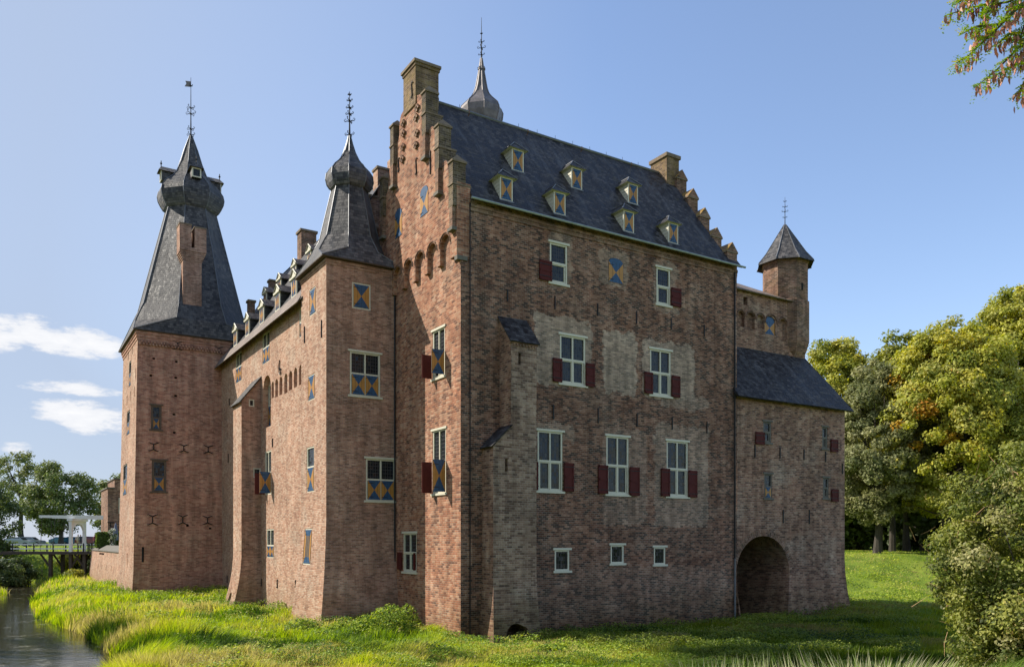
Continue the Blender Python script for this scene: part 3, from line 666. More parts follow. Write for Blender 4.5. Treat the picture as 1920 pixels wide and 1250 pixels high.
def roof_z(q): return ZE + (q + .34) * (ZR - ZE) / (QR + .34)
NR = Vector((0, -(ZR - ZE), QR + .34)); CR = NR.dot(Vector((0, -.34, ZE)))
def dormer(px, py, w_=.64, h=1.02):
    b = on_plane(px, py, NR, CR); p, q, z = b; z -= .02; mr = (ZR - ZE) / (QR + .34); f = Face('q', q)
    mb = MB(); x0, x1 = p - w_ / 2, p + w_ / 2; qb = q + h / mr
    zz = z + h
    mb.face([(x0, q, z), (x0, q, zz), (x0, qb + .1, zz)], M['cream'], [(0, 0), (0, h), (1, h)]); mb.face([(x1, q, z), (x1, qb + .1, zz), (x1, q, zz)], M['cream'])
    for i in range(1, 6):      # clapboards
        a = h * i / 6; qq = q + a / mr
        for xs, sg in ((x0, -1), (x1, 1)): mb.face([(xs + sg * .018, q, z + a), (xs + sg * .002, q, z + a + .03), (xs + sg * .002, qq + .02, z + a + .03), (xs + sg * .018, qq, z + a)], M['cream'])
    fw = .05
    for a in ((x0 - .01, x0 + fw, z, zz), (x1 - fw, x1 + .01, z, zz), (x0 + fw, x1 - fw, z, z + fw), (x0 + fw, x1 - fw, zz - fw, zz)): fbox(mb, f, *a, -.04, .02, M['cream'])
    fbox(mb, f, x0 - .06, x1 + .06, z - .05, z, -.04, .07, M['lead'])
    o = mb.build('dormer', castle)
    mb = MB(); hourglass(mb, f, x0 + fw + .005, x1 - fw - .005, z + fw + .005, zz - fw - .005, .035); mb.build('shutter', o)
    mb = MB(); ov = .19; zr = zz + .48; pts = dict(fl=(x0 - ov, q - .16, zz), fr=(x1 + ov, q - .16, zz), bl=(x0 - ov, q + (zz - z) / mr + .05, zz), br=(x1 + ov, q + (zz - z) / mr + .05, zz), a=(p, q + .3, zr), e=(p, q + (zr - z) / mr + .05, zr))
    for k in ('fl', 'a', 'bl', 'e'), : pass
    mb.face([pts['fl'], pts['fr'], pts['a']], M['slate']); mb.face([pts['bl'], pts['fl'], pts['a'], pts['e']], M['slate']); mb.face([pts['fr'], pts['br'], pts['e'], pts['a']], M['slate'])
    mb.face([pts['fl'], pts['bl'], pts['br'], pts['fr']], M['cream'])
    lift = Vector((0, 0, .02))
    for a, b in (('fl', 'a'), ('fr', 'a'), ('a', 'e')): mb.tube([Vector(pts[a]) + lift, Vector(pts[b]) + lift], .028, M['lead'], 5)
    mb.build('dormer_roof', o); return o
for px, py in ((949, 376), (1049, 402), (1178.5, 435), (1262, 456), (970.5, 321), (1081, 354), (1186.5, 382)): dormer(px, py)

# ---------------- keep: drain pipes, anchors, buttress
for x, y0, y1 in ((951, 543, 565), (1040, 555, 580), (1120, 569, 592), (1193, 583, 607), (1258, 596, 618), (1320, 609, 631), (1037, 758, 786), (1121, 765, 793), (1194, 775, 800), (1260, 782, 805), (1325, 790, 812)): anchor(FK, x, y0, y1)
mb = MB(); mb.tube([(PK - .25, -.09, 18.5), (PK - .25, -.09, 3.2)], .045, M['iron'], 7); mb.tube([(PK - .25, -.09, 3.2), (PK - .25, -.09, -.2)], .05, M['lead'], 7); mb.build('drainpipe', castle)
mb = MB(); mb.tube([(.42, -.07, 18.7), (.42, -.07, -.2)], .025, M['iron'], 6); mb.build('drainpipe', castle)
mb = MB(); mb.tube([(-.08, 6.72, 16.6), (-.08, 6.72, .2)], .04, M['iron'], 6); mb.build('drainpipe', castle)

BP0, BP1, BP2, BE = 1.06, 1.95, 3.28, .95
def bw(r):
    p, q, z = r; f = .38 * max(0, (2.6 - z) / 2.6) ** 1.6
    return (p - f * .55 if p < 2.5 else p, q - f if q < -.3 else q, z)
bb = MB(); FB = Face('q', -BE, bw); zc = [.3, .8, 1.3, 1.9, 2.6]
zl = on_q(921, 834, -BE)[1]; zu = on_q(1000, 645, -BE)[1]; zw = on_q(988, 606, 0)[1]; zl2 = zl + .95
dr = arch(*pxr(FB, 949, 984, 1166, 1215)[:2], -.6, FB.px(966, 1167)[1])
slit1 = rect(*[a for a in pxr(FB, 972, 976.5, 662, 684)]); slit2 = rect(*[a for a in pxr(FB, 947, 952, 860, 884)])
wall(bb, FB, [(BP0, -.8), (BP2, -.8), (BP2, zu), (BP1, zu), (BP1, zl), (BP0, zl)], M['butt'], [(dr, 1.2, M['dark']), (slit1, .4, M['dark']), (slit2, .4, M['dark'])], zc)
FBl = Face('p', BP0, bw)
wall(bb, FBl, rect(0, BE, -.8, zl), M['annex'], zc=zc)
wall(bb, Face('p', BP1, None), [(0, zl - .2), (BE, zl - .2), (BE, zu), (0, zw)], M['annex'])
wall(bb, Face('P', BP2, bw), [(-BE, -.8), (0, -.8), (0, zw), (-BE, zu)], M['butt'], zc=zc)
fbox(bb, FB, BP1 - .05, BP2 + .05, zu - .1, zu, -.1, .06, M['parapet'])
for k in range(8): a = BP1 + .1 + k * .16; fbox(bb, FB, a, a + .08, zu - .2, zu - .1, -.05, .05, M['parapet'])
bt = bb.build('buttress', castle); bt['label'] = 'pale brick buttress with two slate covered shoulders'
mb = MB(); roof_grid(mb, (BP1 - .1, -BE - .14, zu - .02), (BP2 + .1, -BE - .14, zu - .02), (BP2 + .1, .0, zw + .12), (BP1 - .1, .0, zw + .12), 4, 4, M['slate'], .012, 3, .05); mb.build('cap', bt)
mb = MB(); roof_grid(mb, (BP0 - .14, 0, zl - .05), (BP0 - .14, -BE - .1, zl - .05), (BP1 + .0, -BE - .1, zl2), (BP1, 0, zl2), 3, 4, M['slate'], .01, 4, .05); mb.build('cap', bt)
wall_f = MB(); wall(wall_f, FB, [(BP0, zl - .05), (BP1, zl - .05), (BP1, zl2 - .05)], M['butt']); wall_f.build('cheek', bt)

# ---------------- corner tower
TB = (-3.58, .2, 6.8, 10.6)
def mkwarp(b, fn):
    pc, qc = (b[0] + b[1]) / 2, (b[2] + b[3]) / 2; hp_, hq = (b[1] - b[0]) / 2, (b[3] - b[2]) / 2
    def wp(r):
        p, q, z = r; f = fn(z); return (pc + (p - pc) * (1 + f / hp_), qc + (q - qc) * (1 + f / hq), z)
    return wp
wb = mkwarp(TB, lambda z: .5 * max(0, (5.6 - z) / 6.0) ** 1.7)
zc = [.4, 1, 1.6, 2.3, 3.1, 4, 5.2]
FT = Face('q', TB[2], wb); FTl = Face('p', TB[0], wb); ZT = 17.62
tb = MB(); H = []
H.append(window(FT, 660, 695, 531, 580, 1, full=True, heads=False, fw=.1))
H.append(window(FT, 656, 713, 661, 743, 2, lower='shutter', fw=.09))
H.append(window(FT, 686, 742, 860, 939, 2, lower='shutter', fw=.09))
wall(tb, FT, rect(TB[0], TB[1], -.8, ZT), M['tower'], H, zc)
H = []
H.append(window(FTl, 580, 592, 540, 590, 1, full=True, heads=False, fw=.09)); H.append(window(FTl, 577.5, 590, 702, 750, 1, full=True, heads=False, fw=.09))
H.append(window(FTl, 575, 589, 837, 922, 1, lower='shutter', transom=.55, heads=False, fw=.08)); H.append(window(FTl, 572.5, 586, 990, 1058, 1, full=True, heads=False, fw=.09))
wall(tb, FTl, rect(-TB[3], -TB[2], -.8, ZT), M['wing'], H, zc)
wall(tb, Face('Q', TB[3], wb), rect(-TB[1], -TB[0], -.8, ZT), M['tower'], zc=zc); wall(tb, Face('P', TB[1]), rect(TB[2], TB[3], 12, ZT), M['tower'])
for k in range(2):
    o_ = .03 + .035 * k; tb.box(TB[0] - o_, TB[1] + o_, TB[2] - o_, TB[3] + o_, ZT - .3 + k * .12, ZT - .18 + k * .12 - .004, M['tower'])
tb.build('tower_wall', castle)['label'] = 'square brick corner tower in front of the gable'
for x, y0, y1 in ((571.5, 612, 643), (603.5, 600, 633)): anchor(FTl, x, y0, y1)

def octring(cp, cq_, r, z): return [Vector((cp + r * math.cos(R(22.5 + 45 * k)), cq_ + r * math.sin(R(22.5 + 45 * k)), z)) for k in range(8)]
def spire(name, cp, cq_, rectb, ze, prof, mat, hip=.045, label=None, hipmat='lead', sub=True):
    mb = MB(); rings = []
    if rectb:
        a, b, c, d = rectb      # p0 p1 q0 q1
        co = [(b, d), (b, d), (a, d), (a, d), (a, c), (a, c), (b, c), (b, c)]
        rings.append([Vector((x, y, ze)) for x, y in co])
        mb.face([Vector((x, y, ze - .02)) for x, y in ((a, c), (b, c), (b, d), (a, d))], M['timber'])
        mb.box(a, b, c, d, ze - .05, ze - .004, M['timber'])
    for z, r in prof: rings.append(octring(cp, cq_, r, z))
    acc = [0] * 8
    for i in range(len(rings) - 1):
        A_, B_ = rings[i], rings[i + 1]
        for k in range(8):
            k2 = (k + 1) % 8; m1 = (A_[k] + A_[k2]) / 2; m2 = (B_[k] + B_[k2]) / 2; ln = (m2 - m1).length
            wa, wb_ = (A_[k2] - A_[k]).length / 2, (B_[k2] - B_[k]).length / 2
            pts = [A_[k], A_[k2], B_[k2], B_[k]]; uv = [(-wa + k * 7, acc[k]), (wa + k * 7, acc[k]), (wb_ + k * 7, acc[k] + ln), (-wb_ + k * 7, acc[k] + ln)]
            if wa < 1e-5: pts = [pts[0], pts[2], pts[3]]; uv = [uv[0], uv[2], uv[3]]
            mb.face(pts, mat, uv); acc[k] += ln
    o = mb.build(name, castle)
    if label: o['label'] = label
    mb = MB()
    for k in range(8):
        pts = [r[k] + (r[k] - Vector((cp, cq_, r[k].z))).normalized() * .01 for r in rings]
        mb.tube(pts, [hip * (1 if i < len(pts) - 1 else .4) for i in range(len(pts))], M[hipmat], 5, cap=False)
    mb.build('lead_hip', o); return o
def finial(parent, cp, cq_, z0, z1, levels, r0=.06, vane=False):
    mb = MB(); h = z1 - z0
    mb.tube([(cp, cq_, z0 - .3), (cp, cq_, z0 + h * .3), (cp, cq_, z1)], [r0, r0 * .6, r0 * .22], M['iron'], 6)
    for (t, s) in levels:
        z = z0 + h * t
        for k in range(4):
            a = R(45 + 90 * k); dx, dy = math.cos(a), math.sin(a)
            P = [(0, 0), (.45, .12), (.85, .05), (1.0, .3), (.8, .5), (.62, .36)]
            mb.tube([(cp + dx * s * x, cq_ + dy * s * x, z + s * y) for x, y in P], [r0 * .45, r0 * .42, r0 * .38, r0 * .35, r0 * .3, r0 * .2], M['iron'], 4)
        mb.tube([(cp, cq_, z - s * .12), (cp, cq_, z), (cp, cq_, z + s * .12)], [r0 * .5, r0 * 1.3, r0 * .5], M['iron'], 6)
    if vane:
        d = Vector((-.6, .5, 0)).normalized(); b = Vector((cp, cq_, z1 - h * .16))
        mb.face([b, b + d * .5 + Vector((0, 0, .08)), b + d * .36 + Vector((0, 0, .3)), b + d * .45 + Vector((0, 0, .5)), b + Vector((0, 0, .42))], M['leadsheet'])
        mb.face([b + Vector((.01, 0, 0)), b + Vector((.01, 0, .42)), b + d * .45 + Vector((.01, 0, .5)), b + d * .36 + Vector((.01, 0, .3)), b + d * .5 + Vector((.01, 0, .08))], M['leadsheet'])
    return mb.build('finial', parent)
cp, cqq = -1.69, 8.7
sp1 = spire('tower_roof', cp, cqq, (TB[0] - .28, TB[1] + .28, TB[2] - .28, TB[3] + .28), ZT + .04,
      [(18.35, 2.02), (19.25, 1.5), (21.85, .9), (21.92, 1.0), (22.1, 1.12), (22.4, 1.19), (22.7, 1.15), (22.95, .98), (23.2, .72), (23.5, .47), (23.85, .29), (24.25, .16), (24.7, .06)], M['spire'], .026, 'slate onion spire of the corner tower')
finial(sp1, cp, cqq, 24.65, 26.95, ((.04, .26), (.34, .3), (.5, .22), (.64, .2), (.8, .16), (.93, .1)))

# ---------------- wing between the towers
FW = Face('p', -3.28); wbk = MB(); H = []; ZW = 16.62
for b in ((442, 453, 660, 716), (492, 505.5, 622, 680), (561, 567, 577, 632)): H.append(window(FW, *b, 2, lower='shutter', heads=False, fw=.08))
sA = pxr(FW, 494.5, 507, 708, 800)
# tall arched niche with its window
H.append((arch(sA[0] - .12, sA[1] + .1, sA[2] - .02, sA[3] + .15), .3, None))
FWn = Face('p', -3.28 + .3)
wbn = MB(); hh = window(FWn, 498, 508.5, 722, 802, 2, lower='shutter', heads=False, fw=.08)
wall(wbn, FWn, rect(sA[0] - .3, sA[1] + .3, sA[2] - .3, sA[3] + .3), M['wing'], [hh])
wbn.build('niche', castle)
H.append(window(FW, 497, 508.5, 845, 927, 2, heads=False, fw=.08)); wl = f_last[0]; s0, s1, z0, z1 = pxr(FW, 497, 508.5, 845, 927)
mb = MB(); hourglass(mb, Face('q', -s1 - .01), FW.c - .68, FW.c - .03, z0 + .05, (z0 + z1) / 2, 0); mb.build('shutter', wl)
mb = MB(); fbox(mb, Face('q', -s0 + .03), FW.c - .6, FW.c - .03, z0 + .05, (z0 + z1) / 2, -.02, .02, M['red']); mb.build('shutter', wl)['label'] = 'dark red open shutter'
H.append(window(FW, 500, 513.5, 991, 1045, 2, lower='shutter', transom=.42, heads=False, fw=.08))
for x0, x1, y0, y1 in ((509, 513.6, 715, 746), (516, 521.2, 710, 744), (523.8, 529.4, 706, 740), (533, 538.8, 700, 737), (541.8, 548, 695, 731), (551, 557, 689, 726), (560.6, 566, 684, 721)):
    a, b, c, d = pxr(FW, x0, x1, y0, y1); H.append((arch(a, b, c, d), .22, M['wing']))
wall(wbk, FW, rect(-30.3, -10.3, -.8, ZW + .45), M['wing'], H)
wbk.box(-3.2, 5.2, 30.0, 30.3, -.5, 16, M['wing']); wbk.box(4.9, 5.2, 9.3, 30.3, -.5, ZW, M['wing'])
wbk.build('wing_wall', castle)['label'] = 'sunlit brick wing between the two front towers'
# iron anchor curled like a numeral
s, z = FW.px(526.5, 691); mb = MB(); P = [(-.1, .5), (-.17, .25), (-.2, 0), (-.16, -.22), (0, -.33), (.14, -.22), (.15, -.05), (0, .03), (-.13, -.06)]
mb.tube([FW.P(s - 0 + a, z + b, .05) for a, b in P], .035, M['iron'], 5); mb.build('wall_anchor', castle)
for x, y0, y1 in ((430.5, 747, 760), (428.5, 850, 867), (426.5, 1078, 1092), (511.5, 822, 838)): anchor(FW, x, y0, y1, wdt=.07)
for x, y0, y1 in ((520.5, 1086, 1101), (555, 1087, 1100), (491, 1085, 1098)): s_anchor(FW, x, y0, y1)
# stepped end wall behind the corner tower
mb = MB(); FE = Face('q', 10.66)
ol = [(-3.26, 12), (6.4, 12), (6.4, 18.5), (5.2, 18.5), (5.2, 21.2), (4.0, 21.2), (4.0, 24), (2.6, 24), (2.6, 25.2), (1.5, 25.2), (1.5, 24.4), (.66, 24.4), (.66, 22.75), (-.3, 22.75), (-.3, 21.1), (-1.2, 21.1), (-1.2, 19.5), (-2.2, 19.5), (-2.2, 18), (-3.26, 18)]
wall(mb, FE, ol, M['parapet']); wall(mb, Face('Q', 11.3), [(-a, b) for a, b in ol], M['parapet'])
for i in range(len(ol)):
    a, b = ol[i], ol[(i + 1) % len(ol)]; mb.face([(a[0], 10.66, a[1]), (b[0], 10.66, b[1]), (b[0], 11.3, b[1]), (a[0], 11.3, a[1])], M['wing'])
mb.build('gable_wall', castle)['label'] = 'stepped end wall of the wing behind the corner spire'
for a, b, z in ((.66, 1.5, 24.4), (-.3, .66, 22.75)):
    mb = MB(); mb.box(a - .06, b + .02, 10.6, 11.36, z, z + .12, M['cap']); mb.build('coping', castle)
# wing roof
MW = 1.58; PW0, ZW0 = -3.68, 16.55; PWR = .95; ZWR = ZW0 + (PWR - PW0) * MW
mb = MB()
roof_grid(mb, (PW0, 30.9, ZW0), (PW0, 10.35, ZW0), (PWR, 10.35, ZWR), (PWR, 30.9, ZWR), 30, 10, M['slate'], .03, 5)
roof_grid(mb, (5.6, 10.5, ZW0), (5.6, 30.3, ZW0), (PWR, 30.3, ZWR), (PWR, 10.5, ZWR), 10, 6, M['slate'], .03, 6)
wr = mb.build('roof', castle); wr['label'] = 'slate roof of the wing with a paler tiled foot'
mb = MB(); roof_grid(mb, (PW0 - .12, 30.9, ZW0 - .12), (PW0 - .12, 10.62, ZW0 - .12), (PW0 + .45, 10.62, ZW0 + .45 * MW + .12), (PW0 + .45, 29.9, ZW0 + .45 * MW + .12), 24, 2, M['tile'], .02, 7, .05); mb.build('eaves_tiles', wr)
def wing_dormer(q, p, h=1.05, w_=.9, ped=.42):
    z = ZW0 + (p - PW0) * MW; f = Face('p', p); mb = MB(); zz = z + h; s0, s1 = -q - w_ / 2, -q + w_ / 2; fw = .1
    for a in ((s0, s0 + fw, z, zz), (s1 - fw, s1, z, zz), (s0 + fw, s1 - fw, z, z + fw), (s0 + fw, s1 - fw, zz - fw, zz)): fbox(mb, f, *a, -.05, .02, M['cream'])
    mb.face([f.P(s0 - .1, zz, .05), f.P(s1 + .1, zz, .05), f.P(-q, zz + ped, .05)], M['cream']); fbox(mb, f, s0 - .12, s1 + .12, zz - .05, zz + .06, -.05, .1, M['cream'])
    for a, b in (((s0 - .14, zz + .04), (-q, zz + ped + .06)), ((s1 + .14, zz + .04), (-q, zz + ped + .06))): mb.tube([f.P(*a, .07), f.P(*b, .07)], .045, M['cream'], 4)
    pb = p + h / MW + .3
    for s in (s0 + .02, s1 - .02): mb.face([(p + .03, -s, z), (p + .03, -s, zz), (pb, -s, zz)], M['slate'])
    o = mb.build('dormer', castle)
    m2 = MB(); hourglass(m2, f, s0 + fw, -q - .01, z + fw, zz - fw, .03); m2.build('shutter', o)
    m2 = MB(); hourglass(m2, f, -q + .01, s1 - fw, z + fw, zz - fw, .03); m2.build('shutter', o)
    m3 = MB(); pr = p + (h + ped) / MW + .3; e = .16
    for sg, s in ((-1, s0 - e), (1, s1 + e)):
        m3.face([f.P(s, zz - .02, .1), f.P(-q, zz + ped + .08, .1), (pr, q, zz + ped + .08), (pb, -s, zz - .02)], M['tile'])
        m3.face([f.P(s, zz - .07, .1), f.P(-q, zz + ped + .03, .1), (pr, q, zz + ped + .03), (pb, -s, zz - .07)], M['tile'])
    m3.build('dormer_roof', o); return o
for px_, py_ in ((441.5, 646), (464, 632), (491, 600), (520.5, 580), (551.5, 553)):
    q, z = on_p(px_, py_, -3.1); wing_dormer(q, -3.1)
for px_ in (497, 524, 552, 580):
    q, z = on_p(px_, 520, -1.15); wing_dormer(q, -1.15, .8, .72, .36)
for (p0, p1, q0, q1, z0, z1, cr) in ((.55, 1.6, 23.6, 24.5, 21.5, 25.3, .08), (0, .45, 29.2, 29.7, 20.5, 23.3, .07), (-1.5, -1.05, 29.3, 29.8, 18, 21.6, .07)):
    mb = MB(); mb.box(p0, p1, q0, q1, z0, z1 - .15, M['parapet']); mb.box(p0 - cr, p1 + cr, q0 - cr, q1 + cr, z1 - .15, z1, M['cap']); mb.build('chimney', castle)

# wing buttress
WBq0, WBq1, WBp = 19.35, 21.4, -4.45
zo = on_q(453, 750, WBq0)[1]; zi = on_q(487, 707, WBq0)[1]
def ww(r):
    p, q, z = r; f = .8 * max(0, (3.4 - z) / 4.0) ** 1.8
    return (p - f if p < -4 else p, q - f * .25 if q < 20 else q + f * .3, z)
mb = MB(); fa = Face('q', WBq0, ww); zc = [.5, 1, 1.6, 2.3, 3.2]; H = []
H.append(window(fa, 466.5, 477, 748, 762, 1, single=True, heads=False, fw=.07)); H.append(window(fa, 475, 489, 877, 895, 1, single=True, heads=False, fw=.07))
wall(mb, fa, [(WBp, -.8), (-3.28, -.8), (-3.28, zi), (WBp, zo)], M['tower'], H, zc)
fb = Face('p', WBp, ww); ah = arch(-20.75, -20.15, -.5, 1.0)
wall(mb, fb, rect(-WBq1, -WBq0, -.8, zo), M['wing'], [(ah, .6, M['dark'])], zc); wall(mb, Face('Q', WBq1, ww), [(3.28, -.8), (-WBp, -.8), (-WBp, zo), (3.28, zi)], M['tower'], zc=zc)
for k in range(9): a = -WBq1 + .1 + k * .22; fbox(mb, fb, a, a + .1, zo - .22, zo - .1, 0, .07, M['gable'])
b2 = mb.build('buttress', castle); b2['label'] = 'tall brick buttress against the sunlit wing'
mb = MB(); roof_grid(mb, (WBp - .18, WBq1 + .1, zo - .14), (WBp - .18, WBq0 - .1, zo - .14), (-3.28, WBq0 - .1, zi + .08), (-3.28, WBq1 + .1, zi + .08), 3, 3, M['spire'], .0, 1, .07); mb.build('cap', b2)

# ---------------- great tower
TG = (-8.78, -.5, 29.9, 37.5); ZG = 18.5
wg = mkwarp(TG, lambda z: .36 * max(0, (18.5 - z) / 18.5) ** 1.0 + .1 * max(0, (2 - z) / 2) ** 1.5)
FGR = Face('q', TG[2], wg); FGL = Face('p', TG[0], wg); zc = [0, 2, 5, 8, 11, 14, 17]
mb = MB(); H = []
for b in ((285, 304.5, 760, 806), (288, 314, 863, 922)): H.append(window(FGR, *b, 1, lower='shutter', frame='brownstone', fw=.14, transom=.47, dep=.3))
for x, y in ((289, 672), (331, 678), (284, 704), (330, 708), (330, 742), (327, 777), (328, 811), (352, 985), (392, 990), (431, 700)):
    s, z = FGR.px(x, y); H.append((rect(s - .09, s + .09, z - .07, z + .07), .25, M['dark']))
s, z0 = FGR.px(274.5, 1053); _, z1 = FGR.px(274.5, 1025); H.append((rect(s - .07, s + .07, z0, z1), .4, M['dark']))
wall(mb, FGR, rect(TG[0], TG[1], -.8, ZG), M['big'], H, zc)
H = []
H.append(window(FGL, 241, 246.5, 770, 815, 1, lower='shutter', frame='stone', fw=.1, transom=.5, heads=False)); H.append(window(FGL, 236.5, 243.5, 870, 928, 1, lower='shutter', frame='stone', fw=.1, heads=False))
H.append(window(FGL, 243, 247, 677, 724, 1, lower='shutter', frame='stone', fw=.1, heads=False))
for x, y in ((249, 655), (241.5, 666), (254, 735), (246.5, 743), (240.5, 751), (234.5, 758), (256, 700)):
    s, z = FGL.px(x, y); H.append((rect(s - .12, s + .12, z - .35, z + .35), .3, M['dark']))
s, z = FGL.px(247.5, 1050); H.append((rect(s - .1, s + .1, z - .5, z + .5), .3, M['dark']))
wall(mb, FGL, rect(-TG[3], -TG[2], -.8, ZG), M['gable'] if False else M['wing'], H, zc)
wall(mb, Face('Q', TG[3], wg), rect(-TG[1], -TG[0], -.8, ZG), M['big'], zc=zc); wall(mb, Face('P', TG[1], wg), rect(TG[2], TG[3], -.8, ZG), M['big'], zc=zc)
for k in range(3): o_ = .05 + .05 * k; mb.box(TG[0] - o_, TG[1] + o_, TG[2] - o_, TG[3] + o_, ZG - .62 + .2 * k, ZG - .42 + .2 * k - .004, M['big'])
n = 40                     # toothed brick course under the eaves
for k in range(n):
    p = TG[0] + .1 + (TG[1] - TG[0] - .2) * k / n
    for j in range(2):
        pp = p + (.1 if j else 0); mb.box(pp, pp + .1, TG[2] - .2, TG[2] - .04, ZG - .95 + j * .16, ZG - .83 + j * .16, M['big'])
mb.build('tower_wall', castle)['label'] = 'massive square brick tower at the far left corner of the castle'
for x, y0, y1 in ((333, 640, 656), (410, 650, 663), (290.5, 830, 846), (345, 833, 848), (389, 835, 850), (290.5, 964, 984), (343.5, 965, 983), (387, 967, 983)): curl_anchor(FGR, x, y0, y1)
anchor(FGR, 274, 1026, 1053, wdt=.06)
cp, cqq = -4.64, 33.7
sp2 = spire('tower_roof', cp, cqq, (TG[0] - .3, TG[1] + .3, TG[2] - .3, TG[3] + .3), ZG + .05,
      [(19.7, 4.35), (21.1, 3.72), (28.55, 1.82), (28.7, 1.98), (29.0, 2.16), (29.35, 2.32), (29.7, 2.38), (30.05, 2.3), (30.4, 2.08), (30.7, 1.78), (31.0, 1.45), (31.4, 1.14), (32.3, .8), (33.3, .5), (34.45, .1)], M['spire'], .035, 'tall slate spire with a bulb and small lucarnes on the far left tower')
finial(sp2, cp, cqq, 34.4, 38.8, ((.02, .34), (.12, .32), (.38, .42), (.48, .34), (.86, .16)), .065, vane=True)
# lucarnes round the bulb
for k, (dx, dy) in enumerate(((0, -1), (-1, 0), (1, 0), (0, 1))):
    o_mb = MB(); t = Vector((-dy, dx, 0)); d = Vector((dx, dy, 0)); b = Vector((cp, cqq, 30.55)) + d * 1.95
    def L3(s, dd, z): return b + t * (s * .78) + d * dd + Vector((0, 0, z * .8))
    o_mb.hexa([L3(-.42, .12, 0), L3(.42, .12, 0), L3(.42, -1.0, 0), L3(-.42, -1.0, 0), L3(-.42, .12, .85), L3(.42, .12, .85), L3(.42, -1.0, .85), L3(-.42, -1.0, .85)], M['spire'])
    for s0, s1, z0, z1 in ((-.42, -.3, 0, .85), (.3, .42, 0, .85), (-.3, .3, 0, .1), (-.3, .3, .75, .85)):
        o_mb.hexa([L3(s0, .18, z0), L3(s1, .18, z0), L3(s1, .125, z0), L3(s0, .125, z0), L3(s0, .18, z1), L3(s1, .18, z1), L3(s1, .125, z1), L3(s0, .125, z1)], M['cream'])
    o_mb.face([L3(-.3, .13, .1), L3(.3, .13, .1), L3(.3, .13, .75), L3(-.3, .13, .75)], M['glass'])
    ob = o_mb.build('lucarne', sp2); r = MB(); e = .62; zt = .85
    r.face([L3(-e, .35, zt), L3(e, .35, zt), L3(0, .12, zt + .55)], M['spire']); r.face([L3(-e, .35, zt), L3(0, .12, zt + .55), L3(0, -1.4, zt + .55), L3(-e, -1.4, zt)], M['spire'])
    r.face([L3(e, .35, zt), L3(e, -1.4, zt), L3(0, -1.4, zt + .55), L3(0, .12, zt + .55)], M['spire']); r.face([L3(-e, .35, zt), L3(-e, -1.4, zt), L3(e, -1.4, zt), L3(e, .35, zt)], M['timber'])
    r.tube([L3(0, .12, zt + .5), L3(0, .12, zt + 1.05)], .035, M['iron'], 5); r.tube([L3(0, .12, zt + .7), L3(0, .12, zt + .8), L3(0, .12, zt + .9)], [.03, .09, .03], M['iron'], 6)
    ro = r.build('lucarne_roof', sp2)
# chimney on the great tower
cf = Face('q', 30.15)
a0, a1, zlo, zhi = pxr(cf, 343, 378, 490, 612); c0, c1, zc0, zc1 = pxr(cf, 336, 386, 425, 466)
mb = MB(); dpt = .95
mb.box(a0, a1, 30.15, 30.15 + dpt, zlo - .4, zhi, M['tower'])
for k in range(5): g = .05 * (k + 1); mb.box(a0 - g, a1 + g, 30.15 - g * .6, 30.15 + dpt, zhi + k * .13, zhi + (k + 1) * .13 - .003, M['tower'])
zl_ = zhi + .65; mb.box(c0, c1, 29.95, 31.1, zl_, zc0, M['tower'])
wv = (c1 - c0) * .44; mb.box(c0, c0 + wv, 29.97, 31.1, zc0, zc1, M['tower']); mb.box(c1 - wv, c1, 29.97, 31.1, zc0, zc1 - .1, M['tower'])
mb.box(c0 - .03, c0 + wv + .03, 29.94, 31.13, zc1, zc1 + .1, M['cap']); mb.box(c1 - wv - .03, c1 + .03, 29.94, 31.13, zc1 - .1, zc1, M['cap'])
mb.box(a0 - .1, a1 + .1, 29.9, 30.3, zlo - .12, zlo - .02, M['lead'])
mb.build('chimney', castle)['label'] = 'two pronged brick chimney rising through the great tower roof'

# ---------------- stair turret behind the keep
mb = MB(); cp, cqq = 7.25, 10.8
ra, rb_ = octring(cp, cqq, 1.1, 8), octring(cp, cqq, 1.1, 28.6)
for k in range(8): mb.face([ra[k], ra[(k + 1) % 8], rb_[(k + 1) % 8], rb_[k]], M['parapet'], [(k, 8), (k + .85, 8), (k + .85, 28.6), (k, 28.6)])
mb.build('tower_wall', castle)['label'] = 'slim stair tower hidden behind the keep roof'
sp3 = spire('tower_roof', cp, cqq, None, 0, [(28.3, .95), (28.6, 1.12), (29.0, 1.24), (29.35, 1.28), (29.6, 1.17), (29.8, .97), (30.0, .77), (30.2, .6), (30.45, .45), (30.8, .33), (31.3, .24), (31.8, .15), (31.82, .2), (31.95, .2), (31.97, .12), (32.5, .06)], M['leadsheet'], .03, 'lead covered onion cupola behind the keep ridge', 'leadsheet')
finial(sp3, cp, cqq, 32.4, 34.9, ((.12, .2), (.28, .26), (.42, .18), (.62, .08)), .05)

# ---------------- right annexe
PA = 26.1; SB = 2.8
def wan(r):
    p, q, z = r; f = .42 * max(0, (3.2 - z) / 3.4) ** 1.8
    return (p + f * (p - 22) / 4 if p > 22 else p, q - f * .5 if q < .6 else q, z)
FA = Face('q', -.012, wan); zc = [.3, .8, 1.4, 2.2, 3.1]; mb = MB(); H = []; ZA = 12.0
for b in ((1431, 1446, 790, 830), (1541.5, 1551.5, 800, 841), (1543, 1554, 895, 934)): H.append(window(FA, *b, 1, frame='stone', fw=.1, transom=.5, dep=.28)); 
wins = [o for o in castle.children if o.name.startswith('window')][-3:]
H.append(window(FA, 1433, 1447.5, 888, 934, 1, lower='shutter', frame='stone', fw=.07, transom=.48, dep=.28))
for o, b in zip(wins, ((1415, 1431.5, 810, 833), (1556, 1569, 824, 847), (1557.5, 1570, 917, 940))): red_shutter(o, FA, *pxr(FA, *b))
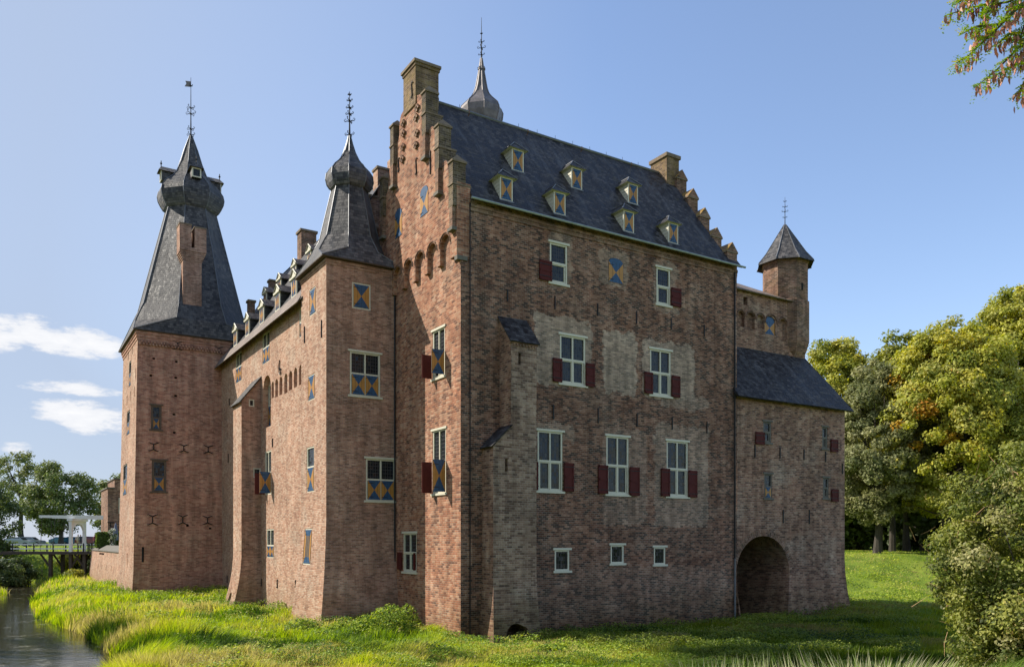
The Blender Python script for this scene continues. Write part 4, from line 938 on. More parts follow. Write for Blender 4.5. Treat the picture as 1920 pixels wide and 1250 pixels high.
ga = pxr(FA, 1380.5, 1480, 1004, 1160); ah = [(ga[0] + .25, -.6), (ga[1] - .45, -.6), (ga[1] - .15, 1.2)] + arch(ga[0], ga[1], 0, ga[3], 2.05, 16)[2:] + [(ga[0] + .05, 1.2)]
H.append((ah, 4.6, None))
wall(mb, FA, rect(PK + .0, PA, -.8, ZA + .25), M['annex'], H, zc)
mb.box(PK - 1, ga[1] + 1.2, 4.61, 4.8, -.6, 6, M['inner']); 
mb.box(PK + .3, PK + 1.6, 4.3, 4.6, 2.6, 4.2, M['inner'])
wall(mb, Face('P', PA, wan), rect(0.0, 9, -.8, ZA), M['annex'], zc=zc)
wall(mb, Face('P', PA), [(0, ZA), (SB, ZA), (SB, 15.5)], M['annex'])
for k in range(17):      # rubbed brick voussoirs round the arch
    a = math.pi * k / 16; c = (ga[0] + ga[1]) / 2; r = (ga[1] - ga[0]) / 2 + .02; zz = ga[3] - 2.05
    P = [(c + (r + e) * math.cos(a + da), zz + (2.05 + e) * math.sin(a + da)) for e, da in ((0, -.075), (.34, -.075), (.34, .075), (0, .075))]
    mb.face([FA.P(x, z, .012) for x, z in P], M['parapet'], [(0 + k, 0), (.34 + k, 0), (.34 + k, .25), (k, .25)])
mb.build('annexe_wall', castle)['label'] = 'lower brick annexe with a deep round arched opening'
for x, y0, y1 in ((1415, 833, 857), (1462, 838, 859), (1507, 842, 862), (1547.5, 846, 866), (1579, 869, 888), (1468, 955, 980), (1517, 955, 982)): anchor(FA, x, y0, y1, wdt=.06)
FUp = Face('q', SB); mb = MB(); H = []
s0, s1, z0, z1 = pxr(FUp, 1395, 1400.5, 557, 572); H.append((rect(s0 - .05, s1 + .05, z0, z1), .3, M['dark']))
for x0, x1, y0, y1 in ((1383, 1396, 583, 612), (1401, 1415, 586, 616), (1420, 1433, 590, 616), (1461, 1475, 598, 640)):
    a, b, c, d = pxr(FUp, x0, x1, y0, y1); H.append((arch(a, b, c, d), .2, M['annex']))
a, b, c, d = pxr(FUp, 1434, 1454, 593, 627); H.append((arch(a, b, c, d, .3), .18, M['dark'])); m2 = MB(); hourglass(m2, FUp, a + .02, b - .02, c, d - .3, -.05, arched=.28); m2.build('shutter', castle)['label'] = 'blue and ochre shutter among small blind arches'
wall(mb, FUp, rect(PK - .5, PA - .02, 12, 19.02), M['annex'], H); wall(mb, Face('P', PA - .02), rect(SB, 9, 11, 18.95), M['annex'])
mb.box(PK - .4, PA - .1, 8.7, 9, 10, 18.9, M['annex'])
for x0, x1, y1 in ((1383, 1396, 583), (1401, 1415, 586), (1420, 1433, 590), (1436, 1456, 592), (1461, 1475, 598)):
    a, b, _, d = pxr(FUp, x0, x1, y1, y1 + 20); c = (a + b) / 2; r = (b - a) / 2 + .08
    mb.tube([(c + r * math.cos(math.pi * k / 8), SB - .0, d - (b - a) / 2 + r * math.sin(math.pi * k / 8)) for k in range(9)], .06, M['parapet'], 5)
mb.build('annexe_wall', castle)['label'] = 'set back upper wall with small blind arches'
mb = MB(); roof_grid(mb, (PK - .3, -.42, ZA - .12), (PA + .35, -.42, ZA - .12), (PA + .0, SB + .02, 15.6), (PK - .3, SB + .02, 15.6), 24, 8, M['slate'], .03, 9, .09); mb.build('roof', castle)['label'] = 'lean-to slate roof over the annexe'
mb = MB(); roof_grid(mb, (PK - .6, SB - .3, 18.9), (PA - .2, SB - .3, 18.9), (PA - 1.2, 6, 20.6), (PK - .6, 6, 21.3), 10, 4, M['tile'], .02, 9, .06)
roof_grid(mb, (PA - .2, 9.2, 18.9), (PK - .6, 9.2, 18.9), (PK - .6, 6, 21.3), (PA - 1.2, 6, 20.6), 4, 4, M['slate'], .02, 9, .06); mb.build('roof', castle)['label'] = 'low slate roof beside the round turret'
mb = MB(); cp, cqq = PA - .72, SB + .98
lv = [(14.9, .25), (15.4, .9), (15.9, 1.32), (16.5, 1.5), (17.8, 1.5), (19.05, 1.5), (19.1, 1.42), (21.45, 1.42), (21.5, 1.5), (21.62, 1.5)]
rg = [octring(cp, cqq, r, z) for z, r in lv]; vv = 0
for i in range(len(rg) - 1):
    for k in range(8):
        w2 = lv[i][1] * .765; k2 = (k + 1) % 8
        mb.face([rg[i][k], rg[i][k2], rg[i + 1][k2], rg[i + 1][k]], M['parapet'], [(k * w2, lv[i][0]), ((k + 1) * w2, lv[i][0]), ((k + 1) * w2, lv[i + 1][0]), (k * w2, lv[i + 1][0])])
tw = mb.build('turret', castle); tw['label'] = 'small octagonal brick turret with pointed slate roof'
apo = 1.42 * math.cos(R(22.5))
for aa, z in ((-90, 19.9), (-45, 19.4)):
    d = Vector((math.cos(R(aa)), math.sin(R(aa)), 0)); t = Vector((-d.y, d.x, 0)); b = Vector((cp, cqq, z)) + d * (apo + .005)
    m2 = MB(); m2.hexa([b + t * sx * .08 + d * dd + Vector((0, 0, zz)) for zz in (-.22, .22) for sx, dd in ((-1, .01), (1, .01), (1, -.1), (-1, -.1))], M['dark']); m2.build('loophole', tw)
sp4 = spire('turret_roof', cp, cqq, None, 0, [(21.5, 1.78), (21.6, 1.76), (22.2, 1.28), (24.15, .07)], M['spire'], .035, None)
finial(sp4, cp, cqq, 24.05, 25.9, ((.3, .14), (.5, .2), (.66, .16), (.85, .1)), .04)

# ================================================================= GROUND
def sm(x): x = np.clip(x, 0, 1); return x * x * (3 - 2 * x)
_g = np.random.default_rng(3).random((256, 256))
def vnoise(x, y):
    x = np.asarray(x, float); y = np.asarray(y, float); xi = np.floor(x).astype(int); yi = np.floor(y).astype(int); fx = x - xi; fy = y - yi
    fx = fx * fx * (3 - 2 * fx); fy = fy * fy * (3 - 2 * fy); g = lambda a, b: _g[a % 256, b % 256]
    return (g(xi, yi) * (1 - fx) + g(xi + 1, yi) * fx) * (1 - fy) + (g(xi, yi + 1) * (1 - fx) + g(xi + 1, yi + 1) * fx) * fy
def fnoise(x, y, o=3):
    r = 0; a = .5; t = 0
    for i in range(o): r = r + a * vnoise(x * 2 ** i + 17 * i, y * 2 ** i + 31 * i); t += a; a *= .5
    return r / t
WATER = np.array([(-10, 14), (-13.2, 28.6), (-19.8, 38.5), (-27, 47), (-34.2, 58.5), (-42.6, 74), (-46.5, 83), (-50, 88), (-60, 91), (-78, 90), (-78, 80), (-52, 76), (-44, 71), (-41.6, 66), (-43.5, 60), (-34, 42), (-27, 28), (-24, 14)], float)
def sdist(x, y):
    x = np.asarray(x, float); y = np.asarray(y, float); d = np.full(x.shape, 1e9); ins = np.zeros(x.shape, bool); n = len(WATER); j = n - 1
    for i in range(n):
        ax, ay = WATER[j]; bx, by = WATER[i]; ex, ey = bx - ax, by - ay
        t = np.clip(((x - ax) * ex + (y - ay) * ey) / (ex * ex + ey * ey), 0, 1); d = np.minimum(d, np.hypot(x - ax - t * ex, y - ay - t * ey))
        c = ((by > y) != (ay > y)) & (x < (ax - bx) * (y - by) / (ay - by + 1e-12) + bx); ins ^= c; j = i
    return np.where(ins, -d, d)
ZWAT = -0.32
def G(x, y):
    x = np.asarray(x, float); y = np.asarray(y, float)
    z = .05 + .4 * sm((y - 38) / 18) * sm((-3 - x) / 6)
    fz_ = sm((x + 6) / 4) * sm((50 - y) / 6)                      # flatter, wetter floor below the keep
    z = z - .22 * fz_ + ((fnoise(x * .45, y * .45, 3) - .5) * .7 + (fnoise(x * 1.1 + 9, y * 1.1, 2) - .5) * .5) * (1 - .6 * fz_)
    bank = np.where(x > 0, 3.0 * sm((y - 55) / 24), 3.15 * sm((y - 92.5) / 8))          # lawn bank right, far bank left
    z = z * (1 - sm((y - 60) / 20) * .7) + bank
    z = z + sm((y - 110) / 60) * .35 + sm((y - 100) / 30) * .5 * (x > 0)
    left = sm((-.66 * y - 1.5 - x) / 7) * 2.9; z = z + left * (y < 99) * (1 - sm((y - 88) / 8))
    near = sm((21 - y) / 14) * (1.7 + 0 * x); z = z + near
    rb_ = sm((x - 3.0) / 5.5) * sm((19.5 - y) / 5.5) * 1.18; z = z + rb_
    d = sdist(x, y)
    wz = np.where(d < 0, np.maximum(ZWAT - .8, ZWAT + d * .6), ZWAT + .02 + d * .35)
    return np.where(d < 3, np.minimum(z, wz), z)
def G1(x, y): return float(G(np.array([x]), np.array([y]))[0])

def ground_mat():
    N = NM('meadow_soil'); o = N.tc.outputs['Object']
    c = N.ramp(N.noise(o, 0.35, 6, 0.7), [(.3, (.10, .16, .02)), (.5, (.17, .23, .03)), (.62, (.22, .26, .04)), (.75, (.24, .24, .06))])
    c = N.mix(N.maprange(N.noise(o, 3.5, 5, 0.7), .35, .65, 0, .4), c, (.07, .12, .02))
    N.l(c, N.b.inputs['Base Color']); N.b.inputs['Roughness'].default_value = 1; N.b.inputs['Specular IOR Level'].default_value = 0.1
    N.bump(N.noise(o, 5, 6, .7), .8, .1); return N.m
def grid_mesh(xs, ys, zf, mat, name):
    X, Y = np.meshgrid(xs, ys); Z = zf(X.ravel(), Y.ravel()); co = np.stack([X.ravel(), Y.ravel(), Z], 1).astype(np.float32)
    nx, ny = len(xs), len(ys); i = (np.arange(ny - 1)[:, None] * nx + np.arange(nx - 1)[None]).ravel()
    f = np.stack([i, i + 1, i + 1 + nx, i + nx], 1)
    o = np_mesh(name, co, f, mat); o.data.polygons.foreach_set('use_smooth', np.ones(len(f), bool)); return o
def np_mesh(name, co, f, mat, col=None, parent=None):
    me = bpy.data.meshes.new(name); k = f.shape[1]
    me.vertices.add(len(co)); me.vertices.foreach_set('co', np.ascontiguousarray(co, np.float32).ravel())
    me.loops.add(f.size); me.loops.foreach_set('vertex_index', f.ravel().astype(np.int32))
    me.polygons.add(len(f)); me.polygons.foreach_set('loop_start', (np.arange(len(f)) * k).astype(np.int32))
    if col is not None:
        ca = me.color_attributes.new('Col', 'FLOAT_COLOR', 'POINT'); ca.data.foreach_set('color', np.concatenate([col, np.ones((len(col), 1))], 1).astype(np.float32).ravel())
    me.materials.append(mat); me.update(calc_edges=True)
    o = bpy.data.objects.new(name, me); COL.objects.link(o)
    if parent: o.parent = parent
    return o
def axis(pts):
    r = []
    for a, b, s in pts: r += list(np.arange(a, b, s))
    return np.array(r + [pts[-1][1]])
gx = axis([(-1500, -300, 120), (-300, -100, 20), (-100, -56, 2), (-56, 40, .5), (40, 100, 3), (100, 300, 20), (300, 1500, 120)])
gy = axis([(-60, 4, 4), (4, 62, .5), (62, 110, 1), (110, 300, 12), (300, 3000, 180)])
M['soil'] = ground_mat()
tag(grid_mesh(gx, gy, G, M['soil'], 'ground'), kind='structure')
def water_mat():
    N = NM('moat_water'); o = N.tc.outputs['Object']
    N.b.inputs['Base Color'].default_value = (.030, .026, .016, 1); N.b.inputs['Roughness'].default_value = 0.06; N.b.inputs['IOR'].default_value = 1.2; N.b.inputs['Specular IOR Level'].default_value = .28
    n = N.noise(o, 4.0, 4, .6); wv = N.noise(o, .5, 3, .5)
    c = N.mix(N.maprange(N.math('ADD', N.noise(o, .9, 6, .75), N.math('MULTIPLY', wv, .3)), .74, .80, 0, .8), (.030, .026, .016), (.20, .19, .15)); N.l(c, N.b.inputs['Base Color'])
    N.bump(N.math('ADD', n, N.math('MULTIPLY', wv, 2)), .10, .05); return N.m
mb = MB(); mb.face([(-80, 12, ZWAT), (-8, 12, ZWAT), (-8, 96, ZWAT), (-80, 96, ZWAT)], water_mat()); tag(mb.build('water'), kind='structure')

# ================================================================= FOLIAGE
def leaf_mat(name, trans=.35, rough=.55, gloss=.25):
    N = NM(name); a = N.n('ShaderNodeVertexColor', layer_name='Col'); N.l(a.outputs[0], N.b.inputs['Base Color'])
    N.b.inputs['Roughness'].default_value = rough; N.b.inputs['Specular IOR Level'].default_value = gloss
    t = N.n('ShaderNodeBsdfTranslucent'); hs = N.n('ShaderNodeHueSaturation'); hs.inputs['Saturation'].default_value = 1.15; hs.inputs['Value'].default_value = 1.3
    N.l(a.outputs[0], hs.inputs['Color']); N.l(hs.outputs[0], t.inputs[0])
    m = N.n('ShaderNodeMixShader'); m.inputs[0].default_value = trans; N.l(N.b.outputs[0], m.inputs[1]); N.l(t.outputs[0], m.inputs[2]); N.l(m.outputs[0], N.out.inputs[0]); return N.m
M['leaf'] = leaf_mat('leaf'); M['grassblade'] = leaf_mat('grass_blade', .5, .6, .2)
def barkm(name, c1, c2):
    N = NM(name); mp = N.n('ShaderNodeMapping'); mp.inputs['Scale'].default_value = (5, 5, .9); N.l(N.tc.outputs['Object'], mp.inputs[0]); n = N.noise(mp.outputs[0], 2, 6, .7)
    N.l(N.mix(N.maprange(n, .35, .65), c1, c2), N.b.inputs['Base Color']); N.b.inputs['Roughness'].default_value = .95; N.bump(n, .6, .04); return N.m
M['bark'] = barkm('bark', (.035, .028, .022), (.10, .085, .065))

def pick(pal, n, r, w=None):
    pal = np.array(pal); w = None if w is None else np.array(w) / sum(w); i = r.choice(len(pal), n, p=w); c = pal[i] * r.uniform(.72, 1.28, (n, 1)); return np.clip(c + r.normal(0, .006, (n, 3)), .003, 1)
def unit(v): return v / (np.linalg.norm(v, axis=1, keepdims=True) + 1e-9)
def leaves(pos, nrm, size, cols, r, name, mat, parent=None, asp=.6):
    """one small bent leaf (two triangles as a diamond) per position"""
    n = len(pos); a = unit(np.cross(nrm, r.normal(0, 1, (n, 3)))); b = np.cross(nrm, a); s = size.reshape(-1, 1)
    dz = nrm * s * .16
    v = np.stack([pos - a * s, pos + b * s * asp - dz, pos + a * s, pos - b * s * asp - dz], 1).reshape(-1, 3)
    i = np.arange(n)[:, None] * 4; f = np.concatenate([i + [0, 1, 2], i + [0, 2, 3]], 0)
    return np_mesh(name, v, f, mat, np.repeat(cols, 4, 0), parent)
def crown(r, c, rad, nclump, nleaf, cl, size, pal, w=None, top=.0, up=.35, hollow=.55):
    """clumps of leaves spread through an ellipsoid; returns positions, normals, sizes, colours, clump centres"""
    d = unit(r.normal(0, 1, (nclump, 3))); rr = r.uniform(hollow, 1.0, (nclump, 1)) ** .7
    k = d * rr; k[:, :2] *= (1 - top * np.clip(k[:, 2:3], -1, 1) * .5)
    cc = np.array(c) + k * np.array(rad); cr = cl * r.uniform(.55, 1.25, nclump)
    wt = cr ** 2; wt /= wt.sum(); idx = r.choice(nclump, nleaf, p=wt); dd = unit(r.normal(0, 1, (nleaf, 3)))
    dd[:, 2] *= .72; e = r.uniform(.2, 1.35, (nleaf, 1)) ** .75
    pos = cc[idx] + dd * cr[idx][:, None] * e
    nr = unit(dd + unit(cc[idx] - np.array(c)) * .5 + np.array([0, 0, up]) + r.normal(0, .7, (nleaf, 3)))
    ccol = r.choice(len(pal), nclump, p=None if w is None else np.array(w) / sum(w)); base = np.array(pal)[ccol][idx]
    mixc = pick(pal, nleaf, r, w); t = r.uniform(0, .75, (nleaf, 1)); cols = np.clip((base * (1 - t) + mixc * t) * r.uniform(.8, 1.2, (nleaf, 1)), .003, 1)
    return pos, nr, size * r.uniform(.6, 1.35, nleaf), cols, cc
PINE = 1
def tree(name, label, x, y, h, rad, cb, nclump, nleaf, cl, size, pal, seed, tr=.35, w=None, top=.3, group=None, cat='tree', trunks=1, zb=None, lean=0.0, limbs=18):
    r = np.random.default_rng(seed); z0 = (G1(x, y) if zb is None else zb) - .15
    root = empty(name, (x, y, z0)); tag(root, label, cat, group)
    rz = (h - cb) / 2; c = (lean, 0, cb + rz)
    p, nr, s, col, cc = crown(r, c, (rad, rad, rz), nclump, nleaf, cl, size, pal, w, top)
    leaves(p, nr, s, col, r, 'crown', M['leaf'], root)
    mb = MB()
    for t in range(trunks):
        ox, oy = (r.uniform(-.5, .5, 2) * tr * 4 if trunks > 1 else (0, 0)); pts = []
        for i in range(7): f = i / 6; pts.append((ox + lean * f + math.sin(f * 4 + seed) * tr * .5, oy + math.cos(f * 3 + seed) * tr * .4, f * (cb + rz * 1.25)))
        mb.tube(pts, [tr * (1.45 if i == 0 else 1 - i * .125) for i in range(7)], M['bark'], 8)
    for i in r.choice(len(cc), min(limbs, len(cc)), replace=False):
        e = Vector(cc[i]); zs = max(cb * .75, min(e.z - 1, cb + rz * r.uniform(.1, .9))); st = Vector((lean * zs / h, 0, zs)); m_ = st.lerp(e, .5) + Vector((0, 0, -.08 * (e - st).length))
        mb.tube([st, m_, e], [tr * .38, tr * .22, tr * .06], M['bark'], 5, cap=False)
    mb.build('trunk', root, smooth=True); return root
LIME = [(.42, .41, .06), (.32, .34, .05), (.54, .48, .075), (.20, .24, .04), (.38, .37, .09)]
GREY = [(.22, .23, .09), (.29, .29, .13), (.16, .18, .07), (.34, .33, .15)]
DARK = [(.05, .075, .022), (.07, .10, .03), (.09, .12, .04), (.12, .15, .045)]
AUT = LIME + [(.60, .32, .03), (.55, .22, .02)]
q_ = 'trees beyond the lawn on the right'
tree('lime_tree', 'yellow green tree just right of the castle, partly behind the lean-to roof', 36.5, 93, 24.3, 6.4, 5, 300, 60000, .95, .18, LIME, 11, .35, group=q_)
tree('lime_tree', 'grey green dense tree between the castle and the large autumn tree', 35.0, 78, 18.6, 4.2, 2.6, 300, 64000, .75, .14, GREY, 12, .3, group=q_, top=.5)
tree('lime_tree', 'broad yellow green tree with orange autumn tufts at the lawn edge', 41.0, 75.5, 21.8, 6.6, 3.6, 480, 120000, .9, .15, AUT, 13, .45, w=[4, 3, 3, 2, 2, .35, .2], group=q_, top=.45)
tree('lime_tree', 'tallest tree at the right edge of the photograph', 51.5, 84, 27.5, 6.2, 5, 380, 80000, 1.0, .17, LIME, 14, .45, group=q_, top=.5)
tree('lime_tree', 'yellowish tree filling the gap under the tallest tree', 45.5, 70, 14.5, 4.0, 2.2, 220, 44000, .75, .14, LIME, 15, .3, group=q_)
tree('lime_tree', 'green tree partly hidden behind the autumn tree, left of the tallest', 44.5, 92, 25.0, 5.5, 6, 200, 32000, 1.1, .2, [(.22, .25, .045), (.30, .30, .06)], 16, .35, group=q_, top=.4)
for i, (x, y, h, rd, lb) in enumerate(((45, 106, 17, 6.5, 'dark tree in the wood behind the lawn, nearest the castle'), (53, 104, 17, 6.5, 'dark tree in the wood behind the large autumn tree'), (62, 106, 20, 8, 'dark tree far back behind the tallest tree'), (72, 98, 22, 8, 'dark broad tree at the far right edge of the wood'), (60, 80, 18, 6, 'dark tree at the right edge behind the glossy bush'), (48.5, 96, 14, 5, 'low dark tree in the middle of the shady wood'))):
    tree('woodland_tree', lb, x, y, h, rd, 1.0, 60, 9000, 1.8, .42, DARK, 30 + i, .4, group='dark trees in the wood behind the lawn', limbs=8)
for i, (x, y) in enumerate(((33.2, 86), (41, 88), (43.5, 82), (38.3, 85), (47, 84), (36, 90))):
    mb = MB(); r_ = .26 + .05 * (i % 3); mb.tube([(0, 0, -.4), (.05, 0, 3), (.1, .1, 7), (.1, .1, 12)], [r_ * 1.3, r_, r_ * .85, r_ * .4], M['bark'], 8); root = empty('tree_trunk', (x, y, G1(x, y)))
    root.name = 'slender_tree'; tag(root, ('slender tree whose trunk is half hidden by the castle corner', 'bare dark trunk second from the castle at the lawn edge', 'dark trunk just left of the glossy bush', 'pale grey trunk at the lawn edge nearest the castle', 'slender tree behind the glossy bush', 'slender tree behind the lean-to roof corner')[i], 'tree', 'bare trunks at the edge of the lawn')
    mb.build('trunk', root, smooth=True); r = np.random.default_rng(60 + i); p, nr, s, col, cc = crown(r, (0, 0, 11), (3, 3, 3), 30, 5000, 1.3, .3, DARK + LIME[:2]); leaves(p, nr, s, col, r, 'crown', M['leaf'], root)
r = np.random.default_rng(99); n = 60000; X = r.uniform(22, 110, n); Y = 106 + r.uniform(-3, 6, n) + np.abs(X - 45) * .1; hz = 5.5 + 4 * fnoise(X * .25, Y * .1, 3)
P = np.stack([X, Y, G(X, Y) + hz * r.uniform(0, 1, n) ** .8], 1); o = leaves(P, unit(r.normal(0, .6, (n, 3)) + [0, -1., .3]), np.full(n, .32) * r.uniform(.6, 1.4, n), pick(DARK, n, r) * 1.9, r, 'undergrowth', M['leaf']); tag(o, 'dense dark undergrowth closing the wood behind the lawn', 'undergrowth', kind='stuff')
# far left
FARL = [(.12, .16, .045), (.17, .21, .065), (.24, .25, .09)]
tree('riverside_tree', 'airy spreading tree with a forked trunk left of the drawbridge', -90, 150, 17.5, 5.6, 4.8, 70, 8000, 1.1, .2, FARL, 41, .5, group='trees beyond the drawbridge', top=0)
tree('riverside_tree', 'rounded dark tree directly behind the drawbridge', -77.5, 140, 14.6, 5.4, 1.8, 90, 15000, 1.2, .22, FARL + DARK[2:], 42, .35, group='trees beyond the drawbridge', top=.2, trunks=2)
tree('riverside_tree', 'dark tree cut by the left edge of the photograph', -61.3, 95, 10.5, 3.6, .8, 70, 13000, 1.0, .16, DARK + FARL[:2], 43, .3, group='trees beyond the drawbridge')
tree('riverside_tree', 'small pale tree behind the brick outbuilding', -75.5, 155, 13.2, 4.2, 2.5, 40, 5000, 1.2, .25, FARL, 44, .3, group='trees beyond the drawbridge')
tree('riverside_tree', 'low tree between the airy tree and the left edge', -100, 152, 13.0, 5.0, 2, 60, 9000, 1.2, .24, FARL, 45, .3, group='trees beyond the drawbridge')
tree('bank_tree', 'slender tree on the near left bank, outside the photograph', -29.4, 38.2, 13.2, 2.3, 8.2, 26, 5000, .8, .2, LIME, 46, .22, lean=.2, limbs=8)
tree('shade_pine', 'tall pine added out of view on the left to shade the grass, with only a high crown', -27.8, 33.2, 41.5, 4.5, 33.5, 80, 34000, 1.4, .3, DARK, 47, .45, limbs=12)  # added out of view; high crown placed to shade the foreground grass
tree('shade_pine', 'second tall pine added further out of view to shade the grass, with only a high crown', -32.0, 35.0, 41.5, 3.6, 33.5, 70, 30000, 1.3, .3, DARK, 48, .45, limbs=12)  # second added pine, unseen, widens the shadow on the grass
def shrub(name, label, x, y, rad, hz, n, cl, size, pal, seed, group=None, ncl=40, zb=None, stems=10, w=None, cat='bush', up=.4, dx=0):
    r = np.random.default_rng(seed); z0 = G1(x, y) if zb is None else zb; root = empty(name, (x, y, z0)); tag(root, label, cat, group)
    p, nr, s, col, cc = crown(r, (dx, 0, hz * .5), (rad, rad, hz * .5), ncl, n, cl, size, pal, w, 0, up, .4); k = p[:, 2] > -.1
    leaves(p[k], nr[k], s[k], col[k], r, 'foliage', M['leaf'], root)
    mb = MB()
    for i in range(stems):
        e = Vector(cc[i % len(cc)]); mb.tube([(r.uniform(-.2, .2), r.uniform(-.2, .2), -.2), Vector((e.x * .5, e.y * .5, e.z * .45)), e], [.06, .04, .012], M['bark'], 5, cap=False)
    mb.build('stem', root); return root
gl = 'bushes on the left bank of the moat'
shrub('bank_bush', 'big dark bush on the bank left of the drawbridge', -50.6, 82, 2.9, 3.9, 16000, .8, .13, DARK, 51, gl)
shrub('bank_bush', 'dark bush at the left edge above the water', -54.5, 81, 2.6, 3.6, 12000, .8, .13, DARK, 52, gl)
shrub('bank_bush', 'low green bush beside the bridge pier', -46.3, 86.3, .9, 1.0, 3500, .35, .1, LIME, 53, gl)
shrub('bank_bush', 'light green bush under the drawbridge deck', -50.6, 95, 2.2, 1.9, 8000, .6, .12, LIME, 54, gl)
shrub('bank_bush', 'small dark bush at the foot of the landing wall', -47.6, 93.5, 1.1, 2.2, 5000, .45, .12, DARK, 55, gl)

# large glossy bush close by on the right
BUSH = [(.06, .08, .018), (.13, .16, .03), (.24, .26, .05), (.35, .35, .08), (.44, .40, .18), (.46, .30, .12)]
r = np.random.default_rng(77); bx, by = 10.65, 15.6; bz = G1(bx, by); root = empty('evergreen_bush', (bx, by, bz)); tag(root, 'tall small leaved bush with dry orange twigs close on the right edge', 'bush')
ps = []
for c, rad, nc, nl in (((.1, 0, 2.35), (2.5, 2.2, 2.55), 320, 110000), ((-1.05, -.6, .95), (1.3, 1.2, 1.1), 100, 30000), ((.8, -.3, 4.0), (1.5, 1.4, 1.6), 90, 26000)):
    ps.append(crown(r, c, rad, nc, nl, .30, .036, BUSH, [3.5, 5, 5.5, 4, 1.6, .12], 0, .45, .5))
p, nr, s, col = (np.concatenate([a[i] for a in ps]) for i in range(4)); k = p[:, 2] > -.35
leaves(p[k], nr[k], s[k], col[k], r, 'foliage', M['leaf'], root)
M['drytwig'] = plain('dry_twig', (.42, .26, .13), .9, vary=.3, dirt=.2)
mb = MB(); cc = np.concatenate([a[4] for a in ps])
for i in range(70): e = Vector(cc[r.integers(len(cc))]); s_ = Vector((e.x * .3, e.y * .3, 0)); mb.tube([s_, s_.lerp(e, .55) + Vector((0, 0, .1)), e * 1.06], [.03, .018, .006], M['bark'], 4, cap=False)
mb.build('stem', root); mb = MB()
for i in range(420):
    e = Vector(cc[r.integers(len(cc))]) + Vector(r.normal(0, .25, 3)); e += (e - Vector((0, 0, 2))).normalized() * .22; d = Vector((r.uniform(-1, .6), r.uniform(-.5, .3), r.uniform(-.5, .6))).normalized() * r.uniform(.15, .5); mb.tube([e - d * .5, e + Vector(r.normal(0, .02, 3)), e + d * .5], [.006, .005, .002], M['drytwig'], 3, cap=False)
mb.build('dry_twig', root)

# overhanging branch with seed pods, its trunk out of the frame to the right
def at(px, py, Y): return Vector(((px - CX) / F * Y, Y, CZ + (HY - py) / F * Y))
root = empty('pod_tree', (9.6, 8.6, G1(9.6, 8.6))); tag(root, 'overhanging branch with small green leaflets and hanging red brown seed pods, top right', 'tree branch')
iv = Vector(root.location); tw = MB(); lim = at(2080, -110, 9.3)
tw.tube([Vector((9.6, 8.6, 0)) - Vector((0, 0, .2)) - Vector((0, 0, 0)) + Vector((0, 0, iv.z)) - iv, Vector((9.5, 8.7, 7)) - iv, Vector((9.1, 8.8, 10.2)) - iv, Vector((8.2, 9, 11.6)) - iv], [.24, .19, .14, .08], M['bark'], 8)
tw.tube([Vector((9.3, 8.75, 8.6)) - iv, Vector((8.0, 9.1, 10.0)) - iv, lim - iv], [.1, .06, .035], M['bark'], 6)
r = np.random.default_rng(5); LP, LN, LC, LS = [], [], [], []; pods = []
lines = [[(2080, -110), (1980, -40), (1890, 4), (1820, 14), (1772, 30)], [(2080, -110), (1960, -30), (1898, 25), (1862, 62), (1815, 105), (1794, 118)], [(2080, -60), (1985, 40), (1912, 88), (1868, 132), (1826, 166)],
         [(2080, -20), (1990, 80), (1930, 142), (1902, 184)], [(1960, -60), (1880, -30), (1830, -22), (1792, 4)], [(1898, 25), (1872, 46), (1830, 50), (1800, 66)], [(1985, 40), (1930, 62), (1895, 62), (1868, 84)], [(2000, -60), (1950, 10), (1920, 50), (1900, 110)], [(1930, -60), (1870, -20), (1848, 30), (1832, 70)], [(2010, 30), (1940, 100), (1890, 128), (1850, 152)], [(1900, -60), (1840, -30), (1812, -5), (1790, 10)], [(1990, 80), (1950, 140), (1930, 170)]]
for ln in lines:
    Y = 9.3 + r.uniform(-.35, .35); pts = [at(x, y, Y + .12 * math.sin(i * 2.1)) for i, (x, y) in enumerate(ln)]; pts[0] = at(*ln[0], 9.3) if ln[0][0] > 2050 else pts[0]
    tw.tube([p - iv for p in pts], [.022 - .018 * i / (len(pts) - 1) for i in range(len(pts))], M['bark'], 5)
    for i in range(len(pts) - 1):
        L_ = (pts[i + 1] - pts[i]).length
        for k in range(int(L_ / .015)):
            b = pts[i].lerp(pts[i + 1], r.random()); d = Vector((r.normal(0, 1) - .25, r.normal(0, .8), r.normal(-.25, .5))).normalized(); ll = r.uniform(.08, .17); cbase = np.array([(.24, .36, .04), (.34, .46, .05), (.15, .25, .04), (.50, .46, .06)][r.choice(4, p=[.35, .35, .2, .1])])
            sd_ = d.cross(Vector((0, 0, 1))).normalized()
            for j in range(5):
                for sg in (-1, 1):
                    c = b + d * ll * (j + .6) / 5 + sd_ * sg * .016 - Vector((0, 0, .01 * j)); LP.append(tuple(c - iv)); LN.append(tuple(Vector((r.normal(0, .4), r.normal(0, .4), 1)).normalized())); LC.append(cbase * r.uniform(.8, 1.2)); LS.append(r.uniform(.013, .019))
            if r.random() < .42:
                for q in range(r.integers(1, 4)): pods.append((b + Vector((r.normal(0, .03), r.normal(0, .04), -r.uniform(.0, .09))), r.uniform(.07, .125)))
tw.build('twig', root, smooth=True); leaves(np.array(LP), np.array(LN), np.array(LS), np.array(LC), r, 'foliage', M['leaf'], root, asp=.55)
M['pod'] = plain('seed_pod', (.46, .19, .12), .5, vary=.35, scale=8, dirt=.4)
pm = MB()
